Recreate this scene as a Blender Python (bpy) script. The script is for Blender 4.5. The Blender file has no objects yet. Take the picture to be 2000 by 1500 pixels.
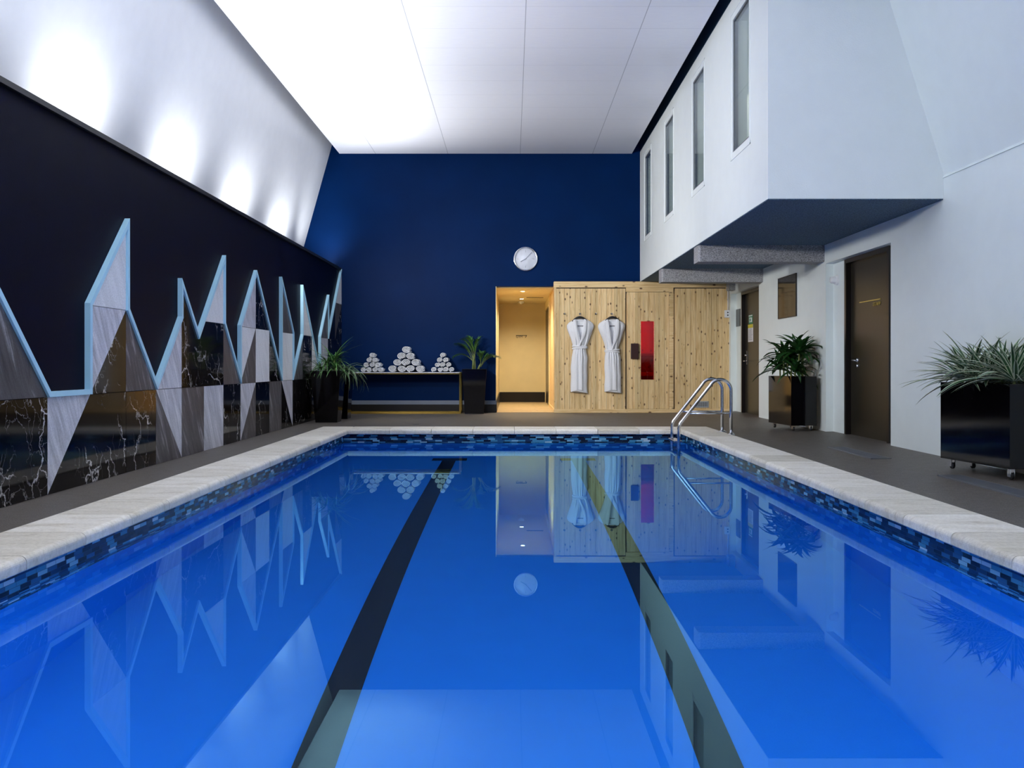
import bpy, bmesh, math, random
from mathutils import Vector, Matrix

# ------------------------------------------------------------------ camera, world, lights, exposure
SC = bpy.context.scene
COL = SC.collection
F = 1780.0
K = F / 1650.0            # depth scale of the survey
H = 0.80                  # eye height above the deck
YB_LAMP = 14.1 * K

cam_d = bpy.data.cameras.new('camera')
cam = bpy.data.objects.new('camera', cam_d)
COL.objects.link(cam)
cam.location = (0, 0, H)
cam.rotation_euler = (math.radians(90), 0, 0)
cam_d.sensor_fit = 'HORIZONTAL'
cam_d.sensor_width = 36
cam_d.lens = 36 * F / 2000
cam_d.shift_x = 0.0
cam_d.shift_y = -38 / 2000
cam_d.clip_start = 0.05
SC.camera = cam

SC.view_settings.view_transform = 'Standard'
SC.view_settings.look = 'None'
SC.view_settings.gamma = 1
SC.view_settings.exposure = 1.08
SC.view_settings.use_curve_mapping = False
SC.cycles.use_denoising = True
SC.cycles.max_bounces = 12
SC.cycles.diffuse_bounces = 6
SC.cycles.glossy_bounces = 6
SC.cycles.transmission_bounces = 8
SC.cycles.transparent_max_bounces = 12
SC.cycles.sample_clamp_indirect = 4.0

world = bpy.data.worlds.new('world')
SC.world = world
world.use_nodes = True
wn = world.node_tree.nodes['Background']
wn.inputs[0].default_value = (0.95, 0.97, 1.0, 1)
wn.inputs[1].default_value = 0.3


def area(name, loc, rot, sx, sy, power, col=(1, 1, 1), spread=180):
    d = bpy.data.lights.new(name, 'AREA')
    d.shape = 'RECTANGLE'
    d.size = sx
    d.size_y = sy
    d.energy = power
    d.color = col
    d.spread = math.radians(spread)
    o = bpy.data.objects.new(name, d)
    o.location = loc
    o.rotation_euler = rot
    COL.objects.link(o)
    return o


def spot(name, loc, target, power, col, angle, blend, radius=0.03):
    d = bpy.data.lights.new(name, 'SPOT')
    d.energy = power
    d.color = col
    d.spot_size = math.radians(angle)
    d.spot_blend = blend
    d.shadow_soft_size = radius
    o = bpy.data.objects.new(name, d)
    o.location = loc
    v = Vector(target) - Vector(loc)
    o.rotation_euler = v.to_track_quat('-Z', 'Y').to_euler()
    COL.objects.link(o)
    return o


# uplights lying in the cove behind the navy wall, washing the sloped wall
for yy in (0.5, 2.6, 4.7, 6.6, 8.6, 10.55, 12.45):
    spot('cove_uplight', (-3.22, yy * K, 2.20), (-3.30, yy * K, 3.4), 62, (0.95, 0.97, 1.0), 125, 1.0, 0.06)
spot('cove_uplight', (-3.05, 13.35 * K, 2.32), (-2.55, YB_LAMP, 3.7), 55, (0.95, 0.97, 1.0), 120, 1.0, 0.06)
# unseen fill added under the ceiling; a lamp in the corridor behind the narrow windows
for yy in (0.8, 4.6):
    area('ceiling_fill', (-1.6, yy, 4.29), (0, 0, 0), 1.2, 1.2, 10, (1.0, 0.98, 0.95))
# added fill strips, left cove and right wall, throwing light across the ceiling
area('cove_fill_strip', (-3.06, 6.2, 2.40), (math.pi, math.radians(36), 0), 0.06, 16.5, 88, (1.0, 0.99, 0.97), 75)
area('cove_fill_strip', (3.50, 2.2, 2.45), (math.pi, math.radians(-50), 0), 0.06, 8.4, 40, (1.0, 0.99, 0.97), 80)
# added fill spots above the navy wall, no fixtures, aimed across the pool
for yy, tx, ty, tz, pw in ((4.5, 2.1, 9.0, 2.9, 200), (7.0, 2.1, 12.0, 3.0, 240), (9.3, 2.1, 15.0, 1.6, 260), (11.2, -1.2, 15.0, 0.7, 80)):
    spot('wall_top_fill_spot', (-2.78, yy, 2.52), (tx, ty, tz), pw, (1.0, 0.98, 0.95), 85, 1.0, 0.15)
area('corridor_lamp', (2.8, 10.6 * K, 4.27), (0, 0, 0), 0.3, 6.5 * K, 20, (1.0, 0.95, 0.86))
# no lamps above the gap between ceiling and gallery
# doorway downlights
for yy in (14.9, 16.6):
    spot('doorway_downlight', (0.19, yy * K, 2.075), (0.19, yy * K + 0.25, 0), 70, (1.0, 0.86, 0.62), 140, 0.8, 0.04)
# sauna lamp
pd = bpy.data.lights.new('sauna_lamp', 'POINT')
pd.energy = 36
pd.color = (1.0, 0.75, 0.5)
pd.shadow_soft_size = 0.1
po = bpy.data.objects.new('sauna_lamp', pd)
po.location = (1.4, 14.9 * K, 1.9)
COL.objects.link(po)
# added unseen fill under water at the near end, brightening the pool
area('pool_fill_lamp', (0, 0.75, -0.75), (math.radians(90), 0, 0), 3.4, 0.5, 40, (0.75, 0.9, 1.0))


# ------------------------------------------------------------------ material helpers
class NT:
    def __init__(self, name):
        self.m = bpy.data.materials.new(name)
        self.m.use_nodes = True
        self.t = self.m.node_tree
        self.n = self.t.nodes
        self.b = self.n['Principled BSDF']

    def new(self, typ, **kw):
        nd = self.n.new(typ)
        for k, v in kw.items():
            setattr(nd, k, v)
        return nd

    def link(self, a, b):
        self.t.links.new(a, b)

    def coords(self, scale=(1, 1, 1), kind='Position', loc=(0, 0, 0), rot=(0, 0, 0)):
        mp = self.new('ShaderNodeMapping')
        mp.inputs['Scale'].default_value = scale
        mp.inputs['Location'].default_value = loc
        mp.inputs['Rotation'].default_value = rot
        if kind == 'Position':
            g = self.new('ShaderNodeNewGeometry')
            self.link(g.outputs['Position'], mp.inputs[0])
        else:
            g = self.new('ShaderNodeTexCoord')
            self.link(g.outputs[kind], mp.inputs[0])
        return mp.outputs[0]

    def noise(self, vec, scale, detail=4, rough=0.5, dist=0.0):
        n = self.new('ShaderNodeTexNoise')
        n.inputs['Scale'].default_value = scale
        n.inputs['Detail'].default_value = detail
        n.inputs['Roughness'].default_value = rough
        n.inputs['Distortion'].default_value = dist
        if vec is not None:
            self.link(vec, n.inputs['Vector'])
        return n.outputs['Fac']

    def ramp(self, fac, stops, interp='LINEAR'):
        r = self.new('ShaderNodeValToRGB')
        r.color_ramp.interpolation = interp
        el = r.color_ramp.elements
        while len(el) < len(stops):
            el.new(0.5)
        for e, (p_, c) in zip(el, stops):
            e.position = p_
            e.color = (c[0], c[1], c[2], 1) if not isinstance(c, (int, float)) else (c, c, c, 1)
        self.link(fac, r.inputs[0])
        return r.outputs[0]

    def mix(self, fac, a, b, mode='MIX'):
        mx = self.new('ShaderNodeMix', data_type='RGBA', blend_type=mode)
        if isinstance(fac, (int, float)):
            mx.inputs[0].default_value = fac
        else:
            self.link(fac, mx.inputs[0])
        for i, v in ((6, a), (7, b)):
            if isinstance(v, (tuple, list)):
                mx.inputs[i].default_value = (v[0], v[1], v[2], 1)
            else:
                self.link(v, mx.inputs[i])
        return mx.outputs[2]

    def math(self, op, a, b=0.0, c=0.0):
        mn = self.new('ShaderNodeMath', operation=op)
        for i, v in enumerate((a, b, c)):
            if isinstance(v, (int, float)):
                mn.inputs[i].default_value = v
            else:
                self.link(v, mn.inputs[i])
        return mn.outputs[0]

    def sep(self, vec):
        s = self.new('ShaderNodeSeparateXYZ')
        self.link(vec, s.inputs[0])
        return s.outputs

    def bump(self, h, strength=0.3, dist=0.01):
        b = self.new('ShaderNodeBump')
        b.inputs['Strength'].default_value = strength
        b.inputs['Distance'].default_value = dist
        self.link(h, b.inputs['Height'])
        self.link(b.outputs[0], self.b.inputs['Normal'])

    def base(self, v):
        if isinstance(v, (tuple, list)):
            self.b.inputs['Base Color'].default_value = (v[0], v[1], v[2], 1)
        else:
            self.link(v, self.b.inputs['Base Color'])

    def set(self, **kw):
        for k, v in kw.items():
            s = self.b.inputs[k.replace('_', ' ')]
            if isinstance(v, (int, float)):
                s.default_value = v
            elif isinstance(v, (tuple, list)):
                s.default_value = (v[0], v[1], v[2], 1)
            else:
                self.link(v, s)


def simple(name, col, rough=0.5, metal=0.0, var=0.05, nscale=6, bump=0.0, bscale=80, spec=0.5, coat=0.0):
    m = NT(name)
    v = m.coords()
    n = m.noise(v, nscale, 3)
    a = tuple(max(0, c * (1 - var)) for c in col)
    b = tuple(min(1, c * (1 + var)) for c in col)
    m.base(m.ramp(n, [(0.3, a), (0.7, b)]))
    m.set(Roughness=rough, Metallic=metal)
    m.b.inputs['Specular IOR Level'].default_value = spec
    m.b.inputs['Coat Weight'].default_value = coat
    if bump:
        m.bump(m.noise(v, bscale, 3), bump, 0.004)
    return m.m


def emit(name, col, s):
    m = NT(name)
    m.base((0.8, 0.8, 0.8))
    m.b.inputs['Emission Color'].default_value = (*col, 1)
    m.b.inputs['Emission Strength'].default_value = s
    return m.m


M = {}
M['white_wall'] = simple('white_wall_paint', (0.75, 0.82, 0.82), 0.45, var=0.015, bump=0.12, bscale=160)
M['gallery'] = simple('gallery_paint', (0.80, 0.85, 0.85), 0.5, var=0.012, bump=0.3, bscale=120)
M['slope'] = simple('sloped_wall_paint', (0.74, 0.76, 0.80), 0.32, var=0.02, bump=0.06, bscale=200)
M['navy'] = simple('navy_wall_paint', (0.0003, 0.0014, 0.012), 0.5, var=0.15, bump=0.15, bscale=180, spec=0.06)
M['royal'] = simple('royal_blue_wall_paint', (0.0001, 0.014, 0.072), 0.45, var=0.10, nscale=1.5, bump=0.10, bscale=200, spec=0.05)
M['royal_plain'] = M['royal']
M['dark_cap'] = simple('dark_cap_paint', (0.006, 0.007, 0.012), 0.4)
M['dark_blue_trim'] = simple('dark_blue_trim_paint', (0.006, 0.035, 0.08), 0.5)
M['grey_trim'] = simple('grey_trim_paint', (0.16, 0.19, 0.25), 0.45)
M['black_skirting'] = simple('black_skirting', (0.006, 0.005, 0.006), 0.3)
M['stainless'] = simple('stainless_steel', (0.75, 0.77, 0.80), 0.16, 1.0, var=0.02)
M['grate_grey'] = simple('grating_grey', (0.17, 0.18, 0.20), 0.5, 0.3)
M['chrome'] = simple('chrome', (0.85, 0.85, 0.87), 0.08, 1.0, var=0.01)
M['gold'] = simple('polished_brass', (0.55, 0.36, 0.08), 0.15, 1.0, var=0.1)
M['black_gloss'] = simple('black_gloss_planter', (0.002, 0.0016, 0.0024), 0.07, var=0.05, spec=0.35)
M['black_rubber'] = simple('black_rubber', (0.012, 0.012, 0.014), 0.5)
M['black_matte'] = simple('black_plastic', (0.01, 0.01, 0.012), 0.35)
M['door_brown'] = simple('dark_brown_door', (0.022, 0.019, 0.013), 0.28, var=0.12, nscale=2, bump=0.05)
M['frame_black'] = simple('black_door_frame', (0.008, 0.006, 0.006), 0.28)
M['light_blue'] = simple('pale_blue_trim', (0.42, 0.72, 0.90), 0.4, var=0.02)
M['plastic_white'] = simple('white_plastic', (0.78, 0.80, 0.84), 0.4, var=0.01)
M['grey_plastic'] = simple('grey_plastic', (0.42, 0.45, 0.48), 0.4)
M['clock_face'] = simple('clock_face', (0.68, 0.71, 0.80), 0.4, var=0.01)
M['gym_wall'] = simple('ochre_wall_paint', (0.72, 0.60, 0.34), 0.5, var=0.02, bump=0.1, bscale=150)
M['dark_glass'] = simple('black_glass_panel', (0.012, 0.009, 0.006), 0.06, var=0.3, nscale=4)
M['sign_green'] = simple('green_sign', (0.02, 0.30, 0.16), 0.4)
M['sign_white'] = simple('white_paper', (0.75, 0.74, 0.78), 0.6, var=0.01)
M['sign_yellow'] = simple('yellow_sign_band', (0.62, 0.55, 0.05), 0.5)
M['print_grey'] = simple('grey_print', (0.28, 0.28, 0.3), 0.6)
M['gold_text'] = simple('brass_lettering', (0.60, 0.50, 0.14), 0.3, 0.6)
M['black_text'] = simple('bronze_lettering', (0.06, 0.04, 0.015), 0.4)
M['wood_red'] = simple('dark_red_wood_handle', (0.035, 0.008, 0.006), 0.45)
M['joint'] = simple('dark_gap', (0.02, 0.02, 0.02), 0.8)
M['lamp'] = emit('lamp_glow', (1.0, 0.85, 0.6), 12)
M['soil'] = simple('potting_soil', (0.02, 0.014, 0.01), 0.9, bump=0.6, bscale=40)
M['stem'] = simple('plant_stem', (0.16, 0.20, 0.06), 0.5)
M['pool_blue'] = simple('pool_blue_paint', (0.0, 0.195, 0.72), 0.6, var=0.02)
M['lane_black'] = simple('black_lane_tile', (0.004, 0.004, 0.006), 0.5)


def mk_ceiling():
    m = NT('ceiling_panels')
    v = m.coords()
    s = m.sep(v)

    def line(coord, origin, pitch, w):
        t = m.math('SUBTRACT', coord, origin)
        t = m.math('DIVIDE', t, pitch)
        t = m.math('FRACT', m.math('ADD', t, 100.5))
        t = m.math('ABSOLUTE', m.math('SUBTRACT', t, 0.5))
        return m.math('LESS_THAN', t, w / pitch / 2)
    lx = line(s[0], 0.137, 1.207, 0.008)
    ly = line(s[1], 8.96, 0.5865, 0.007)
    n = m.noise(v, 0.7, 2)
    ly = m.math('MULTIPLY', ly, m.math('MULTIPLY', m.noise(v, 0.9, 2), 0.55))
    both = m.math('MAXIMUM', m.math('MULTIPLY', lx, 0.7), ly)
    fine = m.noise(m.coords((2, 60, 1)), 3, 3)
    base = m.ramp(fine, [(0.3, (0.76, 0.78, 0.86)), (0.7, (0.81, 0.83, 0.90))])
    m.base(m.mix(both, base, (0.2, 0.22, 0.28)))
    m.set(Roughness=0.36)
    m.bump(m.math('SUBTRACT', m.math('MULTIPLY', fine, 0.15), both), 0.15, 0.004)
    return m.m


M['ceiling'] = mk_ceiling()


def mk_deck():
    m = NT('deck_surface')
    v = m.coords()
    n1 = m.noise(v, 1.1, 5, 0.6)
    n2 = m.noise(m.coords((1, 8, 1)), 9, 5, 0.65)
    n3 = m.noise(v, 140, 3, 0.6)
    c = m.ramp(n2, [(0.3, (0.030, 0.026, 0.022)), (0.7, (0.095, 0.082, 0.070))])
    c = m.mix(m.math('MULTIPLY', n1, 0.45), c, (0.16, 0.14, 0.125))
    c = m.mix(0.35, c, m.ramp(n3, [(0.38, (0.02, 0.018, 0.016)), (0.62, (0.26, 0.23, 0.20))]))
    m.base(c)
    m.set(Roughness=m.ramp(n2, [(0.3, 0.42), (0.7, 0.62)]))
    m.bump(m.math('ADD', n3, m.math('MULTIPLY', n2, 0.6)), 0.35, 0.004)
    return m.m


M['deck'] = mk_deck()


def mk_coping():
    m = NT('coping_stone')
    oi = m.new('ShaderNodeObjectInfo')
    add = m.new('ShaderNodeVectorMath', operation='ADD')
    v0 = m.coords((1, 1, 1))
    cmb = m.new('ShaderNodeCombineXYZ')
    r9 = m.math('MULTIPLY', oi.outputs['Random'], 40.0)
    m.link(r9, cmb.inputs[0])
    m.link(r9, cmb.inputs[1])
    m.link(v0, add.inputs[0])
    m.link(cmb.outputs[0], add.inputs[1])
    sc = m.new('ShaderNodeMapping')
    sc.inputs['Scale'].default_value = (1.2, 5, 3)
    m.link(add.outputs[0], sc.inputs[0])
    n1 = m.noise(sc.outputs[0], 2.2, 6, 0.65, 0.6)
    n2 = m.noise(add.outputs[0], 60, 4, 0.65)
    n3 = m.noise(sc.outputs[0], 7, 6, 0.75, 1.5)
    a = m.ramp(n1, [(0.28, (0.55, 0.49, 0.37)), (0.45, (0.80, 0.76, 0.66)), (0.72, (0.92, 0.89, 0.82))])
    tint = m.ramp(oi.outputs['Random'], [(0.0, (0.80, 0.78, 0.72)), (0.5, (0.98, 0.97, 0.95)), (1.0, (1.12, 1.12, 1.12))])
    a = m.mix(1.0, a, tint, 'MULTIPLY')
    veins = m.ramp(n3, [(0.47, 0.0), (0.5, 1.0), (0.53, 0.0)])
    a = m.mix(m.math('MULTIPLY', veins, 0.35), a, (0.36, 0.34, 0.30))
    a = m.mix(0.16, a, m.ramp(n2, [(0.35, (0.2, 0.19, 0.17)), (0.6, (0.9, 0.88, 0.84))]))
    m.base(a)
    m.set(Roughness=0.6)
    m.bump(m.math('ADD', n2, n3), 0.3, 0.004)
    return m.m


M['coping'] = mk_coping()


def mk_mosaic(axis):
    """glass strip mosaic; axis = horizontal axis of the wall (0 = x, 1 = y)"""
    m = NT('mosaic_tile')
    s = m.sep(m.coords())
    row = m.math('FLOOR', m.math('DIVIDE', s[2], 0.0205))
    rnd = m.new('ShaderNodeTexWhiteNoise', noise_dimensions='1D')
    m.link(row, rnd.inputs['W'])
    off = m.math('MULTIPLY', rnd.outputs['Value'], 0.4)
    u = m.math('DIVIDE', m.math('ADD', s[axis], off), 0.085)
    cell = m.math('FLOOR', u)
    cb = m.new('ShaderNodeCombineXYZ')
    m.link(cell, cb.inputs[0])
    m.link(row, cb.inputs[1])
    wn_ = m.new('ShaderNodeTexWhiteNoise', noise_dimensions='2D')
    m.link(cb.outputs[0], wn_.inputs['Vector'])
    c = m.ramp(wn_.outputs['Value'], [(0.0, (0.004, 0.008, 0.03)), (0.3, (0.008, 0.03, 0.10)), (0.52, (0.02, 0.10, 0.24)),
                                      (0.68, (0.05, 0.24, 0.42)), (0.86, (0.20, 0.45, 0.62)), (0.95, (0.45, 0.62, 0.72))], 'CONSTANT')
    gu = m.math('ABSOLUTE', m.math('SUBTRACT', m.math('FRACT', u), 0.5))
    gv = m.math('ABSOLUTE', m.math('SUBTRACT', m.math('FRACT', m.math('DIVIDE', s[2], 0.0205)), 0.5))
    g = m.math('MAXIMUM', m.math('GREATER_THAN', gu, 0.485), m.math('GREATER_THAN', gv, 0.46))
    m.base(m.mix(g, c, (0.03, 0.07, 0.12)))
    m.set(Roughness=0.15)
    m.bump(m.math('SUBTRACT', 1.0, g), 0.3, 0.002)
    return m.m


M['mosaic_x'] = mk_mosaic(0)
M['mosaic_y'] = mk_mosaic(1)


def mk_water():
    m = NT('pool_water')
    m.n.remove(m.b)
    g = m.new('ShaderNodeBsdfRefraction')
    g.inputs['IOR'].default_value = 1.333
    g.inputs['Roughness'].default_value = 0.0
    g.inputs['Color'].default_value = (0.85, 0.98, 1.0, 1)
    gl = m.new('ShaderNodeBsdfGlossy')
    gl.inputs['Roughness'].default_value = 0.0
    gl.inputs['Color'].default_value = (0.42, 0.86, 1.0, 1)
    fr = m.new('ShaderNodeFresnel')
    fr.inputs[0].default_value = 1.333
    mx = m.new('ShaderNodeMixShader')
    b = m.new('ShaderNodeBump')
    b.inputs['Strength'].default_value = 0.02
    b.inputs['Distance'].default_value = 0.003
    m.link(m.noise(m.coords(), 1.6, 1), b.inputs['Height'])
    for q in (g, gl, fr):
        m.link(b.outputs[0], q.inputs['Normal'])
    m.link(fr.outputs[0], mx.inputs[0])
    m.link(g.outputs[0], mx.inputs[1])
    m.link(gl.outputs[0], mx.inputs[2])
    m.link(mx.outputs[0], m.n['Material Output'].inputs[0])
    return m.m


M['water'] = mk_water()


def mk_glass(name, tint, gl=0.12, rough=0.0):
    m = NT(name)
    m.n.remove(m.b)
    t = m.new('ShaderNodeBsdfTransparent')
    t.inputs[0].default_value = (*tint, 1)
    g = m.new('ShaderNodeBsdfGlossy')
    g.inputs['Roughness'].default_value = rough
    g.inputs['Color'].default_value = (0.9, 0.95, 1, 1)
    f = m.new('ShaderNodeFresnel')
    ge = m.new('ShaderNodeNewGeometry')      # same index whichever face of the pane is met
    m.link(m.math('ADD', 1.5, m.math('MULTIPLY', ge.outputs['Backfacing'], 1 / 1.5 - 1.5)), f.inputs[0])
    mx = m.new('ShaderNodeMixShader')
    m.link(m.math('ADD', f.outputs[0], gl), mx.inputs[0])
    m.link(t.outputs[0], mx.inputs[1])
    m.link(g.outputs[0], mx.inputs[2])
    m.link(mx.outputs[0], m.n['Material Output'].inputs[0])
    return m.m


M['window_glass'] = mk_glass('window_glass', (0.78, 0.81, 0.80), 0.0)
M['red_glass'] = mk_glass('red_glass', (0.78, 0.08, 0.03), 0.0)


def mk_marble(name, lo, hi, vein, kind):
    m = NT(name)
    oi = m.new('ShaderNodeObjectInfo')
    cmb = m.new('ShaderNodeCombineXYZ')
    r9 = m.math('MULTIPLY', oi.outputs['Random'], 30.0)
    m.link(r9, cmb.inputs[1])
    m.link(r9, cmb.inputs[2])
    add = m.new('ShaderNodeVectorMath', operation='ADD')
    m.link(m.coords(rot=(math.radians(-28), 0, 0)), add.inputs[0])
    m.link(cmb.outputs[0], add.inputs[1])
    v = add.outputs[0]
    if kind == 'black':
        n = m.noise(v, 3, 3)
        base = m.ramp(n, [(0.3, lo), (0.7, hi)])
        nn = m.new('ShaderNodeTexNoise')
        nn.inputs['Scale'].default_value = 2.6
        nn.inputs['Detail'].default_value = 6
        nn.inputs['Roughness'].default_value = 0.6
        m.link(v, nn.inputs['Vector'])
        sc = m.new('ShaderNodeVectorMath', operation='SCALE')
        m.link(nn.outputs['Color'], sc.inputs[0])
        sc.inputs['Scale'].default_value = 0.55
        ad = m.new('ShaderNodeVectorMath', operation='ADD')
        m.link(v, ad.inputs[0])
        m.link(sc.outputs[0], ad.inputs[1])

        def crack(scale, w):
            mq = m.new('ShaderNodeMapping')
            mq.inputs['Scale'].default_value = (0.3, 1.0, 0.55)
            m.link(ad.outputs[0], mq.inputs[0])
            vo = m.new('ShaderNodeTexVoronoi', feature='DISTANCE_TO_EDGE')
            vo.inputs['Scale'].default_value = scale
            m.link(mq.outputs[0], vo.inputs['Vector'])
            return m.ramp(vo.outputs['Distance'], [(0.0, 1.0), (w * 0.4, 0.7), (w, 0.0)])
        e = crack(3.2, 0.018)
        e2 = m.math('MULTIPLY', crack(7.5, 0.014), 0.35)
        gate = m.ramp(m.noise(v, 3.1, 2), [(0.46, 0.0), (0.62, 1.0)])
        ve = m.math('MULTIPLY', m.math('MAXIMUM', e, e2), gate)
        m.base(m.mix(ve, base, vein))
        m.set(Roughness=0.06)
        m.b.inputs['IOR'].default_value = 1.22
    else:
        mp = m.new('ShaderNodeMapping')
        mp.inputs['Scale'].default_value = (1, 7, 0.9)
        m.link(v, mp.inputs[0])
        n = m.noise(mp.outputs[0], 2.3, 7, 0.68, 0.5)
        c = m.ramp(n, [(0.28, lo), (0.55, hi), (0.74, vein)])
        sp = m.ramp(m.noise(v, 90, 3), [(0.4, (0.75, 0.75, 0.75)), (0.6, (1.08, 1.08, 1.08))])
        m.base(m.mix(0.5, c, m.mix(1.0, c, sp, 'MULTIPLY')))
        m.set(Roughness=0.38)
        m.b.inputs['IOR'].default_value = 1.3
    return m.m


M['marble_black'] = mk_marble('black_marble', (0.002, 0.002, 0.003), (0.012, 0.010, 0.010), (0.62, 0.60, 0.60), 'black')
M['marble_dark'] = mk_marble('dark_grey_marble', (0.035, 0.033, 0.038), (0.10, 0.098, 0.108), (0.42, 0.42, 0.46), 'streak')
M['marble_light'] = mk_marble('light_grey_marble', (0.30, 0.31, 0.37), (0.62, 0.63, 0.71), (0.90, 0.90, 0.95), 'streak')
M['marble_white'] = mk_marble('white_marble', (0.68, 0.70, 0.74), (0.84, 0.86, 0.90), (0.88, 0.89, 0.94), 'streak')


def mk_pine(vertical=True, tone=1.0, pitch=0.087, name='pine_boards'):
    m = NT(name)
    v = m.coords()
    s = m.sep(v)
    xy = m.math('ADD', s[0], s[1]) if vertical else s[2]
    cell = m.math('FLOOR', m.math('DIVIDE', xy, pitch))
    wn_ = m.new('ShaderNodeTexWhiteNoise', noise_dimensions='1D')
    m.link(cell, wn_.inputs['W'])
    cmb = m.new('ShaderNodeCombineXYZ')
    m.link(m.math('MULTIPLY', wn_.outputs['Value'], 20), cmb.inputs[2])
    m.link(m.math('MULTIPLY', wn_.outputs['Value'], 7), cmb.inputs[0])
    add = m.new('ShaderNodeVectorMath', operation='ADD')
    m.link(v, add.inputs[0])
    m.link(cmb.outputs[0], add.inputs[1])
    mp = m.new('ShaderNodeMapping')
    mp.inputs['Scale'].default_value = (14, 14, 0.9) if vertical else (0.9, 14, 14)
    m.link(add.outputs[0], mp.inputs[0])
    grain = m.noise(mp.outputs[0], 3.0, 5, 0.6, 0.8)
    c = m.ramp(grain, [(0.25, (0.52 * tone, 0.31 * tone, 0.11 * tone)), (0.5, (0.76 * tone, 0.56 * tone, 0.29 * tone)), (0.8, (0.86 * tone, 0.71 * tone, 0.44 * tone))])
    c = m.mix(1.0, c, m.ramp(wn_.outputs['Value'], [(0, (0.82, 0.80, 0.74)), (1, (1.08, 1.06, 1.04))]), 'MULTIPLY')
    # knots
    mp2 = m.new('ShaderNodeMapping')
    mp2.inputs['Scale'].default_value = (16, 16, 9.5) if vertical else (7.5, 13, 13)
    m.link(add.outputs[0], mp2.inputs[0])
    vo = m.new('ShaderNodeTexVoronoi')
    vo.inputs['Scale'].default_value = 1.0
    m.link(mp2.outputs[0], vo.inputs['Vector'])
    sel = m.new('ShaderNodeSeparateColor')
    m.link(vo.outputs['Color'], sel.inputs[0])
    gate = m.math('GREATER_THAN', sel.outputs[0], 0.52)
    k = m.ramp(vo.outputs['Distance'], [(0.0, 1.0), (0.13, 0.9), (0.24, 0.0)])
    k = m.math('MULTIPLY', k, gate)
    c = m.mix(k, c, (0.10 * tone, 0.035 * tone, 0.012 * tone))
    m.base(c)
    m.set(Roughness=0.5)
    m.bump(grain, 0.08, 0.003)
    return m.m


M['pine'] = mk_pine()
M['pine_rail'] = mk_pine(False, 1.0, 0.4, 'pine_rail')
M['floor_wood'] = mk_pine(False, 0.62, 0.12, 'doorway_wood_floor')


def mk_concrete(name, lo, hi):
    m = NT(name)
    v = m.coords()
    n = m.noise(v, 75, 6, 0.75)
    m.base(m.ramp(n, [(0.35, lo), (0.65, hi)]))
    m.set(Roughness=0.9)
    m.bump(n, 1.0, 0.015)
    return m.m


M['soffit'] = mk_concrete('soffit_with_pool_glow', (0.035, 0.065, 0.10), (0.15, 0.25, 0.36))  # blue bounce light from the pool mixed into the dark grey soffit colour
M['beam'] = mk_concrete('rough_grey_beam', (0.12, 0.12, 0.125), (0.60, 0.60, 0.62))


def mk_terry():
    m = NT('white_terry_cloth')
    v = m.coords()
    n = m.noise(v, 220, 3, 0.7)
    m.base(m.ramp(n, [(0.3, (0.66, 0.68, 0.73)), (0.7, (0.84, 0.85, 0.88))]))
    m.set(Roughness=0.95)
    m.b.inputs['Sheen Weight'].default_value = 0.3
    m.bump(m.math('ADD', n, m.noise(v, 60, 3)), 0.5, 0.004)
    return m.m


M['terry'] = mk_terry()


def mk_leaf(name, mid, edge=None, edge_at=0.75, rough=0.38):
    m = NT(name)
    uv = m.new('ShaderNodeTexCoord')
    s = m.sep(uv.outputs['UV'])
    a = m.math('ABSOLUTE', m.math('SUBTRACT', m.math('MULTIPLY', s[0], 2.0), 1.0))
    n = m.noise(m.coords(), 9, 2)
    c = m.ramp(n, [(0.3, tuple(x * 0.6 for x in mid)), (0.7, tuple(min(1, x * 1.5) for x in mid))])
    if edge:
        c = m.mix(m.ramp(a, [(edge_at - 0.06, 0.0), (edge_at, 1.0)]), c, edge)
    else:
        c = m.mix(m.ramp(a, [(0.0, 0.5), (0.14, 0.0)]), c, tuple(min(1, x * 1.9) for x in mid))
    m.base(c)
    m.set(Roughness=rough)
    return m.m


M['leaf_dark'] = mk_leaf('dark_green_leaf', (0.012, 0.055, 0.010), rough=0.3)
M['leaf_mid'] = mk_leaf('mid_green_leaf', (0.05, 0.14, 0.03))
M['leaf_grey'] = mk_leaf('grey_green_leaf', (0.05, 0.11, 0.045), (0.30, 0.40, 0.26), 0.8)
M['leaf_var'] = mk_leaf('variegated_leaf', (0.03, 0.10, 0.035), (0.62, 0.66, 0.50), 0.62)


def mk_pebbles():
    m = NT('white_pebbles')
    v = m.coords()
    vo = m.new('ShaderNodeTexVoronoi')
    vo.inputs['Scale'].default_value = 45
    m.link(v, vo.inputs['Vector'])
    m.base(m.ramp(vo.outputs['Distance'], [(0.1, (0.75, 0.73, 0.68)), (0.6, (0.3, 0.28, 0.25))]))
    m.set(Roughness=0.6)
    m.bump(m.math('SUBTRACT', 1.0, vo.outputs['Distance']), 1.0, 0.02)
    return m.m


M['pebbles'] = mk_pebbles()


# ------------------------------------------------------------------ mesh helpers
def box(bm, x0, x1, y0, y1, z0, z1):
    vs = [bm.verts.new((x, y, z)) for x in (x0, x1) for y in (y0, y1) for z in (z0, z1)]
    for f in ((0, 1, 3, 2), (4, 6, 7, 5), (0, 4, 5, 1), (2, 3, 7, 6), (0, 2, 6, 4), (1, 5, 7, 3)):
        bm.faces.new([vs[i] for i in f])
    return bm


def quad(bm, a, b, c, d):
    return bm.faces.new([bm.verts.new(p_) for p_ in (a, b, c, d)])


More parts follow.
